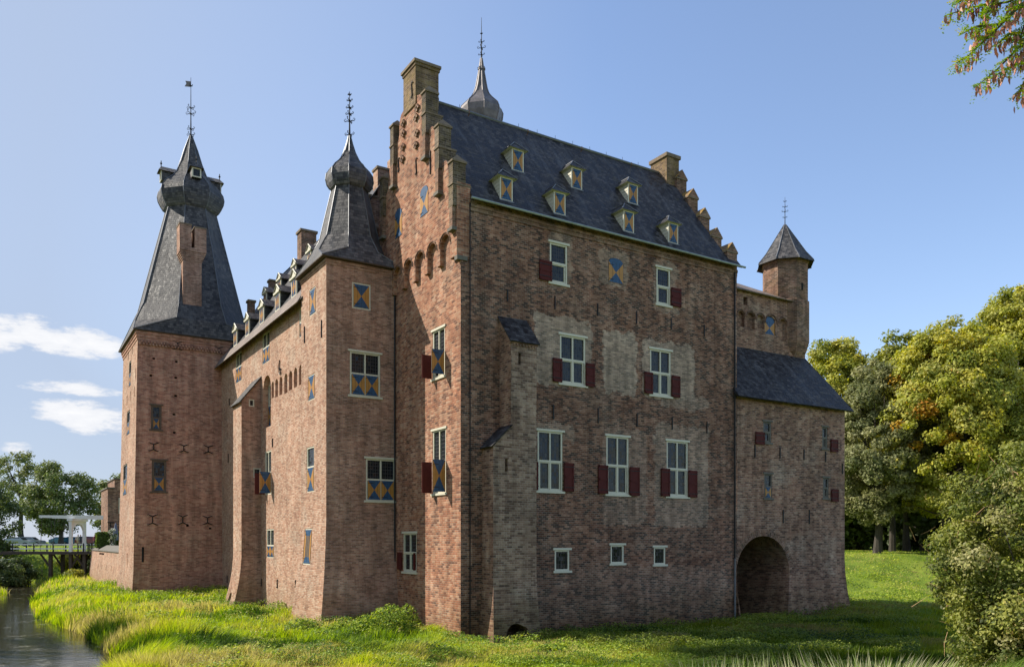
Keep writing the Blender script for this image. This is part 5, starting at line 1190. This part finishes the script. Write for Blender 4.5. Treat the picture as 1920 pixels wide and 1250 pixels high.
for b, ln in pods:
    b = b - iv; d = Vector((r.normal(0, .18), r.normal(0, .18), -1)).normalized(); t = d.cross(Vector((r.normal(), r.normal(), 0))).normalized(); w_ = .015
    P = [b, b + d * .03 + t * w_, b + d * ln * .6 + t * w_ * 1.1 + t * .006, b + d * ln, b + d * ln * .6 - t * w_ * .8 + t * .006, b + d * .03 - t * w_]; nn = d.cross(t) * .003
    pm.face([p + nn for p in P], M['pod']); pm.face([p - nn for p in P][::-1], M['pod'])
pm.build('seed_pods', root)

# ================================================================= GRASS
def footprint(x, y):      # True inside the castle walls
    dx, dy = x - A0.x, y - A0.y; p = dx * U.x + dy * U.y; q = dx * V.x + dy * V.y
    b = lambda a, c, d, e: (p > a) & (p < c) & (q > d) & (q < e)
    return b(-.1, 16.9, .05, 9) | b(16.9, 26.1, .05, 9) | b(-3.9, .2, 6.6, 10.6) | b(-3.2, 5, 10, 30) | b(-9, -.5, 29.7, 38) | b(-4.8, -3.2, 19.3, 21.5) | b(1.06, 3.28, -1, .1) | b(-8.4, 8, 38, 70)
def blades(r, X, Y, hgt, wid, name_cols, lean=.35, wind=(.5, -.25)):
    n = len(X); Z = G(X, Y); a = r.uniform(0, 2 * np.pi, n); sx, sy = np.cos(a) * wid / 2, np.sin(a) * wid / 2
    la = r.uniform(0, 2 * np.pi, n); ll = hgt * lean * r.uniform(.3, 1.5, n); lx = np.cos(la) * ll + hgt * wind[0] * .7; ly = np.sin(la) * ll + hgt * wind[1] * .7
    wn_ = fnoise(X * .5 + 50, Y * .5, 2) - .5; lx = lx + wn_ * hgt * 1.4; ly = ly + (fnoise(X * .5, Y * .5 + 80, 2) - .5) * hgt * 1.4
    z1 = Z + hgt * .62; z2 = Z + hgt
    v = np.empty((n, 5, 3)); v[:, 0] = np.stack([X - sx, Y - sy, Z - .03], 1); v[:, 1] = np.stack([X + sx, Y + sy, Z - .03], 1)
    v[:, 2] = np.stack([X + lx * .4 + sx * .8, Y + ly * .4 + sy * .8, z1], 1); v[:, 3] = np.stack([X + lx * .4 - sx * .8, Y + ly * .4 - sy * .8, z1], 1); v[:, 4] = np.stack([X + lx, Y + ly, z2 - .1 * hgt * np.abs(wn_)], 1)
    i = np.arange(n)[:, None] * 5; f = np.concatenate([i + [0, 1, 2], i + [0, 2, 3], i + [3, 2, 4]], 0)
    return v.reshape(-1, 3), f, np.repeat(name_cols, 5, 0)
def shade_tint(X, Y):      # castle shade before the long front, put into colours of grass, weeds, nettles
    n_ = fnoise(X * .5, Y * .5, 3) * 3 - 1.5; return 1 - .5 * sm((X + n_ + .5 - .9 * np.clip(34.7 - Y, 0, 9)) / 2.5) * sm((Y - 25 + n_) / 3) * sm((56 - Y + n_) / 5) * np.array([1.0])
def grass_field(name, n, region, hgt, wid, pal, seed, label, power=1.0, cond=None, wind=(.35, -.15)):
    r = np.random.default_rng(seed); x0, x1, y0, y1 = region
    # sample evenly on the picture rather than on the ground, so far grass is not wasted
    Y = 1 / r.uniform(1 / y1 ** power, 1 / y0 ** power, n) ** (1 / power); X = r.uniform(x0, x1, n) * Y
    k = ~footprint(X, Y) & (sdist(X, Y) > -.35)
    if cond is not None: k &= cond(X, Y)
    X, Y = X[k], Y[k]; n = len(X); hn = fnoise(X * .35 + 5, Y * .35 + 3, 3); h2 = fnoise(X * 1.7, Y * 1.7 + 40, 2)
    sd_ = sdist(X, Y)
    H_ = hgt * (.35 + 1.3 * np.clip(hn * 1.4 - .2, 0, 1)) * (.6 + .8 * h2) * r.uniform(.6, 1.2, n) * (1 + .7 * np.exp(-(sd_ / 2.5) ** 2))
    H_ = np.where((X > 8) & (Y > 52), np.minimum(H_, .11), H_); H_ = np.where((Y < 21), H_ * .85, H_)
    H_ = np.where((X < -40) & (Y > 99), np.minimum(H_, .14), H_)
    H_ = H_ * (1 - .45 * (X > -3) * (Y > 24)); H_ = H_ * (1 - .75 * np.exp(-(((X + .2) / 1.4) ** 2 + ((Y - 33.6) / 1.6) ** 2)))
    W_ = wid * np.clip(Y / 32, .45, 3.2) * r.uniform(.7, 1.4, n)
    pal = np.array(pal); t = np.clip(fnoise(X * .22 + 90, Y * .3, 3) * 2.2 - .6, 0, 1) * (len(pal) - 1) + r.normal(0, .5, n); t = np.clip(t, 0, len(pal) - 1.001); i = t.astype(int); fr = (t - i)[:, None]
    C_ = (pal[i] * (1 - fr) + pal[i + 1] * fr) * r.uniform(.75, 1.25, (n, 1))
    C_ = C_ * shade_tint(X, Y)[:, None]
    v, f, c = blades(r, X, Y, H_, W_, C_, wind=wind); o = np_mesh(name, v, f, M['grassblade'], c); tag(o, label, 'grass', kind='stuff'); return o
GP = [(.06, .12, .018), (.18, .28, .03), (.32, .42, .04), (.43, .49, .055), (.50, .48, .10), (.46, .40, .16)]
grass_field('meadow_grass', 330000, (-.68, .70, 21, 105), .36, .026, GP, 101, 'long windblown yellow green grass filling the dry moat', 1.15)
grass_field('bank_grass', 26000, (.12, .75, 8, 20), .40, .013, [(.16, .25, .05), (.25, .34, .08), (.33, .40, .13)], 102, 'bright lush grass on the near bank at bottom right', 1.0, cond=lambda X, Y: X > 2.5)
# reeds with pale tips along the near ditch
r = np.random.default_rng(103); n = 900; X = r.uniform(3.3, 9.6, n); Y = 15.4 + (X - 3.3) * .06 + r.normal(0, .5, n); ZT_ = CZ - Y * (196 + 40 * r.random(n) ** .5 - 8 * fnoise(X * 1.3, Y, 2)) / F; H_ = np.maximum(ZT_ - G(X, Y), .15)
v, f, c = blades(r, X, Y, H_, np.full(n, .022), pick([(.50, .50, .28), (.25, .34, .08), (.6, .56, .36)], n, r), lean=.10, wind=(.10, -.04)); tag(np_mesh('reeds', v, f, M['grassblade'], c), 'pale upright reeds along the bottom edge', 'reeds', kind='stuff')
# leafy weeds: stuff
r = np.random.default_rng(104); P_, N_, S_, C_ = [], [], [], []
def weed(cx, cy, rad, h, n, size=.06, pal=GP[:4]):
    a = r.uniform(0, 2 * np.pi, n); q = np.sqrt(r.uniform(0, 1, n)) * rad; x = cx + np.cos(a) * q; y = cy + np.sin(a) * q; z = G(x, y) + h * (.45 if cx > -2.5 else 1) * (1 - (q / rad) ** 2) * r.uniform(.1, 1.05, n)
    k = ~footprint(x, y) & (sdist(x, y) > .1); x, y, z = x[k], y[k], z[k]; m = len(x); nt_ = shade_tint(x, y)[:, None]
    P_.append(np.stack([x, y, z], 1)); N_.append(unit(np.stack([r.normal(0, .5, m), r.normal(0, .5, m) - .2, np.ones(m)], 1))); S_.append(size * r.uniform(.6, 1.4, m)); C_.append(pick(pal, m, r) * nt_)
for px, py, rad, h, n in ((730, 1190, 1.3, 1.35, 5200), (765, 1180, .8, 1.3, 2600), (690, 1195, 1.0, .9, 2600), (650, 1190, .9, .7, 1500), (600, 1200, 1.0, .6, 1400), (560, 1185, 1.0, .7, 1600), (520, 1150, 1.0, .8, 1600), (460, 1135, 1.2, .8, 1600),
                          (400, 1125, 1.6, .7, 1800), (340, 1118, 1.5, .6, 1500), (270, 1130, 1.5, .6, 1200), (870, 1215, .6, .5, 700), (905, 1212, .4, .4, 500), (1030, 1212, .8, .7, 1400), (1080, 1212, 1.5, .8, 2400), (1180, 1205, 1.6, .9, 2400),
                          (1280, 1200, 1.6, .8, 2400), (1380, 1190, 1.6, .8, 2000), (1480, 1175, 1.4, .7, 1600), (1560, 1165, 1.6, .5, 1200), (300, 1165, 1.3, .6, 900), (420, 1195, 1.6, .5, 1600), (820, 1220, 1.6, .55, 1500), (1700, 1120, 1.5, .5, 700), (1640, 1110, 1.2, .5, 500)):
    Y = (CZ - .1) * F / (py - HY); weed((px - CX) / F * Y, Y, rad, h, n)
for i in range(420):
    Y = 1 / r.uniform(1 / 62, 1 / 24); X = r.uniform(-.58, .47) * Y; weed(X, Y, r.uniform(.3, 1.0), r.uniform(.25, .6), int(r.uniform(120, 420)), .045, GP)
n = 240000; Y = 1 / r.uniform(1 / 75, 1 / 25, n); X = r.uniform(-.6, .5, n) * Y; k = ~footprint(X, Y) & (sdist(X, Y) > .3) & (fnoise(X * .6 + 7, Y * .6, 3) > .42); X, Y = X[k], Y[k]; n = len(X)
P_.append(np.stack([X, Y, G(X, Y) + (.12 + .42 * fnoise(X * .9, Y * .9 + 3, 3)) * r.uniform(.5, 1.1, n)], 1)); N_.append(unit(np.stack([r.normal(0, .7, n), r.normal(0, .7, n) - .3, np.ones(n)], 1))); S_.append(.036 * (Y / 30) ** .6 * r.uniform(.6, 1.5, n))
ci = np.clip(fnoise(X * .3 + 20, Y * .4, 3) * 7 - .8 + r.normal(0, .6, n), 0, 5).astype(int); C_.append(np.array(GP)[ci] * r.uniform(.7, 1.2, (n, 1)) * shade_tint(X, Y)[:, None])
o = leaves(np.concatenate(P_), np.concatenate(N_), np.concatenate(S_), np.concatenate(C_), r, 'wild_weeds', M['leaf'], None, .55); tag(o, 'leafy weeds and nettles along the foot of the walls', 'weeds', kind='stuff')

# ================================================================= BRIDGE, LANDING, CARS, PEOPLE
WP = -8.3; mb = MB(); fl = Face('p', WP, lambda r_: (r_[0] - max(0, 3.3 - r_[2]) * .1, r_[1], r_[2])); H = []
for x, y0, y1 in ((187.5, 1056, 1064), (194.5, 1058, 1066), (202.5, 1059, 1068), (212, 1060, 1071)):
    s, z1 = fl.px(x, y0); _, z0 = fl.px(x, y1); H.append((rect(s - .12, s + .12, z0, z1), .3, M['dark']))
s0, s1, z0, z1 = pxr(fl, 187, 196, 1036, 1039.5); H.append((rect(s0, s1, z0, z1), .3, M['dark']))
lw = empty('landing_wall', tuple(A0), ANG); tag(lw, 'low battered brick wall with pale coping left of the great tower', 'wall')
wall(mb, fl, rect(-68.6, -37.9, -.6, 3.25), M['wing'], H); wall(mb, Face('Q', 68.6), rect(-5, -WP, -.6, 3.25), M['annex']); mb.build('wall_face', lw)
mb = MB(); mb.face([(WP - .08, 68.7, 3.26), (WP - .08, 37.9, 3.26), (WP + .7, 37.9, 3.75), (WP + .7, 68.7, 3.75)], M['stone']); mb.box(WP - .09, WP + .7, 37.9, 68.7, 3.18, 3.25, M['stone']); mb.face([(WP - .08, 68.7, 3.26), (WP + .7, 68.7, 3.75), (WP + .7, 68.7, 3.2)], M['stone']); mb.build('coping', lw)
mb = MB(); mb.box(WP + .7, 9, 38, 80, 1, 3.5, M['soil']); o = mb.build('terrace'); o.location = tuple(A0); o.rotation_euler = (0, 0, ANG); tag(o, kind='structure')
ob = empty('outbuilding', tuple(A0), ANG); tag(ob, 'dark brick outbuilding with a stepped side behind the landing', 'building'); fo = Face('q', 63.5); mb = MB()
a0, zt1 = fo.px(202, 915); a1, zt2 = fo.px(215, 898); hh = window.__call__ if False else None
s0, s1, z0, z1 = pxr(fo, 222.5, 229, 933, 962)
wall(mb, fo, [(a0, 3), (8, 3), (8, zt2), (a1, zt2), (a1, zt1), (a0, zt1)], M['annex'], [(rect(s0, s1, z0, z1), .2, M['dark'])]); wall(mb, Face('p', a0), rect(-70, -63.5, 3, zt1), M['annex']); mb.box(a1, 8, 63.52, 70, 9, zt2 - .01, M['annex']); mb.box(a0 - .1, a1, 63.4, 70, zt1, zt1 + .12, M['stone']); mb.box(a1 - .1, 8, 63.4, 70, zt2, zt2 + .12, M['stone']); mb.build('wall', ob)
mb = MB()
for q in ((s0, s0 + .1, z0, z1), (s1 - .1, s1, z0, z1), (s0 + .1, s1 - .1, z1 - .1, z1), (s0 + .1, s1 - .1, z0, z0 + .1)): fbox(mb, fo, *q, -.1, .04, M['cream'])
mb.face([fo.P(a, b, -.06) for a, b in rect(s0, s1, z0, z1)], M['glass']); mb.build('window', ob)
mb = MB(); P = at(207, 990, 84); fo2 = fo.px(207, 979); mb.tube([fo.P(fo2[0] - .3, fo2[1], .05), fo.P(fo2[0] + .3, fo2[1], .05)], .04, M['iron'], 4); mb.tube([fo.P(fo2[0], fo2[1], .05), fo.P(fo2[0], fo2[1] - .5, .05)], .04, M['iron'], 4); mb.build('wall_anchor', ob)
# hedge
r = np.random.default_rng(8); h0, _ = on_q(184, 1000, 61.5); n = 15000; hx = r.uniform(h0, h0 + 6, n); hy = r.uniform(61.5, 62.6, n); hz = r.uniform(3.5, 5.0, n); face_ = r.integers(0, 3, n)
hy = np.where(face_ == 0, 61.5 + r.normal(0, .05, n), hy); hz = np.where(face_ == 1, 5.0 + r.normal(0, .05, n), hz); hx = np.where(face_ == 2, h0 + r.normal(0, .06, n), hx)
hd = empty('clipped_hedge', tuple(A0), ANG); tag(hd, 'square clipped green hedge above the landing wall', 'hedge')
leaves(np.stack([hx, hy, hz], 1), unit(r.normal(0, .6, (n, 3)) + np.where(face_[:, None] == 1, [0, 0, 1.], [0, -1., 0])), np.full(n, .09), pick([(.10, .15, .03), (.14, .2, .04), (.07, .1, .02)], n, r), r, 'foliage', M['leaf'], hd)
mb = MB(); mb.box(h0 + .15, h0 + 5.9, 61.65, 62.5, 3.4, 4.85, M['bark']); mb.build('inner_branches', hd)
# drawbridge
dbr = empty('drawbridge', (-48, 90, 3.1)); tag(dbr, 'white wooden drawbridge with arched portal and dark trestle piers', 'bridge'); o0 = Vector((48, -90, -3.1))
def part(name, fn, smooth=False): mb = MB(); fn(mb); o = mb.build(name, dbr); o.data.transform(Matrix.Translation(o0)); return o
part('deck', lambda m: [m.box(-55.5, -45.3, 88.5, 91.5, 2.82, 3.02, M['deck']), m.box(-55.5, -45.3, 88.42, 88.6, 2.72, 2.86, M['timber'])])
def portal(m):
    for y in (88.6, 91.4): m.box(-48.05, -47.75, y - .14, y + .14, 3.0, 6.35, M['white'])
    n = 12; pts = [(88.74, 5.0)] + [(90 - 1.26 * math.cos(math.pi * k / n), 5.0 + 1.05 * math.sin(math.pi * k / n)) for k in range(1, n)] + [(91.26, 5.0)]
    for x in (-48.03, -47.77):
        for k in range(n): a, b = pts[k], pts[k + 1]; m.face([(x, a[0], a[1]), (x, b[0], b[1]), (x, b[0], 6.4), (x, a[0], 6.4)], M['white'])
    for k in range(n): a, b = pts[k], pts[k + 1]; m.face([(-48.03, a[0], a[1]), (-48.03, b[0], b[1]), (-47.77, b[0], b[1]), (-47.77, a[0], a[1])], M['white'])
    m.box(-48.2, -47.6, 88.35, 91.65, 6.35, 6.62, M['white'])
part('portal', portal)
for y in (88.75, 91.25):
    def bal(m): m.hexa([(-51.4, y - .1, 6.72), (-44.3, y - .1, 6.5), (-44.3, y + .1, 6.5), (-51.4, y + .1, 6.72), (-51.4, y - .1, 6.98), (-44.3, y - .1, 6.95), (-44.3, y + .1, 6.95), (-51.4, y + .1, 6.98)], M['white'])
    part('balance_beam', bal)
    part('lifting_chain', lambda m: [m.tube([(-51.1, y, 6.75), (-51.3, y, 3.1)], .03, M['iron'], 4), m.tube([(-50.05, y, 6.75), (-50.2, y, 3.1)], .025, M['iron'], 4)])
    part('railing', lambda m: [m.box(-54.5, -46.6, y - .05, y + .05, 3.74, 3.86, M['white']), m.box(-54.5, -46.6, y - .05, y + .05, 3.28, 3.4, M['white'])] + [m.box(x - .05, x + .05, y - .06, y + .06, 3.0, 3.95, M['iron']) for x in (-54.3, -52, -49.9, -47.2, -46.6, -46.1, -45.7)])
for x in (-50.2, -48.0, -46.5):
    for y in (88.8, 91.2):
        part('pier', lambda m: [m.box(x - .16, x + .16, y - .16, y + .16, -.3, 2.82, M['timber']), m.tube([(x, y, 1.2), (x - 1.1 if x != -48 else x + .9, y, 2.75)], .11, M['timber'], 5)])
# lamp, parasol, plants on the terrace
def lampp(x, y, z, label, group=None):
    t = empty('street_lamp', (x, y, z)); tag(t, label, 'lamp', group); mb = MB(); mb.tube([(0, 0, 0), (0, 0, .3), (0, 0, 2.3)], [.09, .05, .035], M['iron'], 8); mb.build('lamp_post', t)
    mb = MB(); mb.tube([(0, 0, 2.3), (0, 0, 2.35), (0, 0, 2.75)], [.05, .13, .2], M['zinc'], 6); mb.tube([(0, 0, 2.75), (0, 0, 2.8), (0, 0, 2.98), (0, 0, 3.12)], [.23, .22, .06, .015], M['iron'], 6); mb.build('lamp_head', t)
p = at(190, 982, 98); lampp(p.x, p.y, p.z - 3.12, 'black lantern street lamp rising behind the hedge')
p = at(217, 984, 82); t = empty('parasol', (p.x, p.y, 3.5)); tag(t, 'folded grey blue parasol behind the hedge', 'parasol'); mb = MB(); mb.tube([(0, 0, 0), (0, 0, 2.55)], .03, M['timber'], 6); mb.build('pole', t)
M['cloth'] = plain('grey_blue_cloth', (.16, .17, .25), .9); mb = MB(); mb.tube([(0, 0, .75), (0, 0, 1.0), (0, 0, 1.7), (0, 0, 2.3), (0, 0, 2.5)], [.26, .27, .2, .1, .03], M['cloth'], 9); mb.build('canopy', t)
shrub('potted_plant', 'white flowering plant beside the folded parasol', at(209, 990, 80).x, 80, .5, 2.1, 900, .25, .07, [(.12, .16, .05), (.6, .6, .55)], 90, zb=3.5, ncl=10, cat='plant')
def car(x, y, rz, col, label, van=False, s=1.0):
    z = G1(x, y) + .02; t = empty('parked_car', (x, y, z), rz); tag(t, label, 'car', 'cars parked beyond the drawbridge'); m_ = plain('car_paint', col, .25, .3, .05, 1, 0, .6, 0)
    prof = [(-2.1, .3), (2.1, .3), (2.15, .65), (1.95, .85), (1.1, .98), (.55, 1.42), (-1.0, 1.46), (-1.75, 1.05), (-2.1, .98)] if not van else [(-2.4, .35), (2.4, .35), (2.45, .9), (2.0, 1.15), (1.5, 1.9), (-2.35, 2.0)]
    mb = MB(); wd = .85
    n = len(prof)
    for sg in (-1, 1): pts = [(a, sg * (wd if b < 1.1 else wd * .84), b) for a, b in prof]; mb.face(pts if sg < 0 else pts[::-1], m_)
    for i in range(n):
        a, b = prof[i], prof[(i + 1) % n]; wa, wb_ = (wd if a[1] < 1.1 else wd * .84), (wd if b[1] < 1.1 else wd * .84)
        gl_ = (a[1] > .95 and b[1] > .95 and abs(a[1] - b[1]) > .2)
        mb.face([(a[0], -wa, a[1]), (a[0], wa, a[1]), (b[0], wb_, b[1]), (b[0], -wb_, b[1])], M['glass'] if gl_ else m_)
    mb.build('body', t); gp = [(.95, 1.0), (.45, 1.36), (-.9, 1.38), (-1.45, 1.05)] if not van else [(1.85, 1.2), (1.45, 1.75), (.5, 1.78), (.5, 1.2)]
    mb = MB()
    for sg in (-1, 1): mb.face([(a, sg * (wd * .93 if b < 1.2 else wd * .86) + sg * .02, b) for a, b in gp], M['dark'])
    mb.build('side_window', t)
    for a in (-1.35, 1.35):
        for sg in (-1, 1): mb = MB(); mb.tube([(a, sg * .72, .32), (a, sg * .88, .32)], .32, M['iron'], 14); mb.tube([(a, sg * .88, .32), (a, sg * .89, .32)], .18, M['zinc'], 10); mb.build('wheel', t)
for a in ((140, 128, .3, (.06, .20, .34), 'blue car seen through the drawbridge portal'), (118, 132, .2, (.10, .22, .30), 'blue car parked behind the left railing of the bridge'), (166, 126, 1.2, (.16, .03, .03), 'red car right of the drawbridge portal'), (34, 112, .1, (.30, .34, .36), 'silver car under the airy tree, left of the bridge'),
          (56, 118, .15, (.22, .24, .26), 'grey car beside the silver one'), (175, 135, .4, (.25, .27, .3), 'grey car furthest right behind the bridge')):
    px_, Y, rz, c, lb = a; Y *= 1.12; car((px_ - CX) / F * Y, Y, rz, c, lb)
car((12 - CX) / F * 93, 93, .2, (.75, .77, .8), 'white van parked behind the dark bush at the left edge', True)
# two visitors crossing beyond the portal
def person(x, y, z, shirt, trousers, skin, label, rz=0, stride=.22):
    t = empty('person', (x, y, z), rz); tag(t, label, 'person', 'visitors walking beyond the drawbridge')
    V_ = [(0, 0, .95), (0, 0, 1.15), (0, 0, 1.38), (0, 0, 1.5), (0, .01, 1.58), (0, .02, 1.7), (-.1, 0, .9), (-.11, stride * .5, .5), (-.11, stride, .07), (-.11, stride + .14, .03), (.1, 0, .9), (.11, -stride * .4, .5), (.11, -stride, .1), (.11, -stride + .13, .04),
          (-.19, 0, 1.4), (-.24, -.05, 1.12), (-.23, .04, .87), (.19, 0, 1.4), (.24, .04, 1.12), (.23, .12, .88)]
    E_ = [(0, 1), (1, 2), (2, 3), (3, 4), (4, 5), (0, 6), (6, 7), (7, 8), (8, 9), (0, 10), (10, 11), (11, 12), (12, 13), (2, 14), (14, 15), (15, 16), (2, 17), (17, 18), (18, 19)]
    Rr = [.13, .13, .15, .055, .085, .09, .09, .06, .045, .035, .09, .06, .045, .035, .055, .042, .035, .055, .042, .035]
    me = bpy.data.meshes.new('body'); me.from_pydata(V_, E_, []); o = bpy.data.objects.new('body', me); COL.objects.link(o); o.parent = t
    md = o.modifiers.new('skin', 'SKIN'); me.skin_vertices[0].data[0].use_root = True
    for i, q in enumerate(Rr): me.skin_vertices[0].data[i].radius = (q, q * .8)
    o.modifiers.new('sub', 'SUBSURF').levels = 1
    N = NM('visitor_clothes'); sp = N.n('ShaderNodeSeparateXYZ'); N.l(N.tc.outputs['Object'], sp.inputs[0]); c = N.mix(N.maprange(sp.outputs[2], .93, .95), trousers, shirt); c = N.mix(N.maprange(sp.outputs[2], 1.49, 1.5), c, skin); c = N.mix(N.maprange(sp.outputs[2], 1.68, 1.70), c, (.05, .035, .02)); N.l(c, N.b.inputs['Base Color']); me.materials.append(N.m)
for px_, Y, sh, tr_, lb, rz in ((146.5, 104, (.62, .5, .42), (.55, .4, .3), 'person in light summer clothes walking beyond the bridge portal', .3), (151, 102, (.03, .035, .07), (.03, .03, .06), 'person in dark clothes beside the one in light clothes', .1), (178, 92.5, (.25, .05, .06), (.05, .05, .07), 'person in dark red top at the bridge end by the hedge', 1.0)):
    X = (px_ - CX) / F * Y; person(X, Y, (G1(X, Y) if Y > 95 else 3.25) + .0, sh, tr_, (.45, .28, .2), lb, rz)
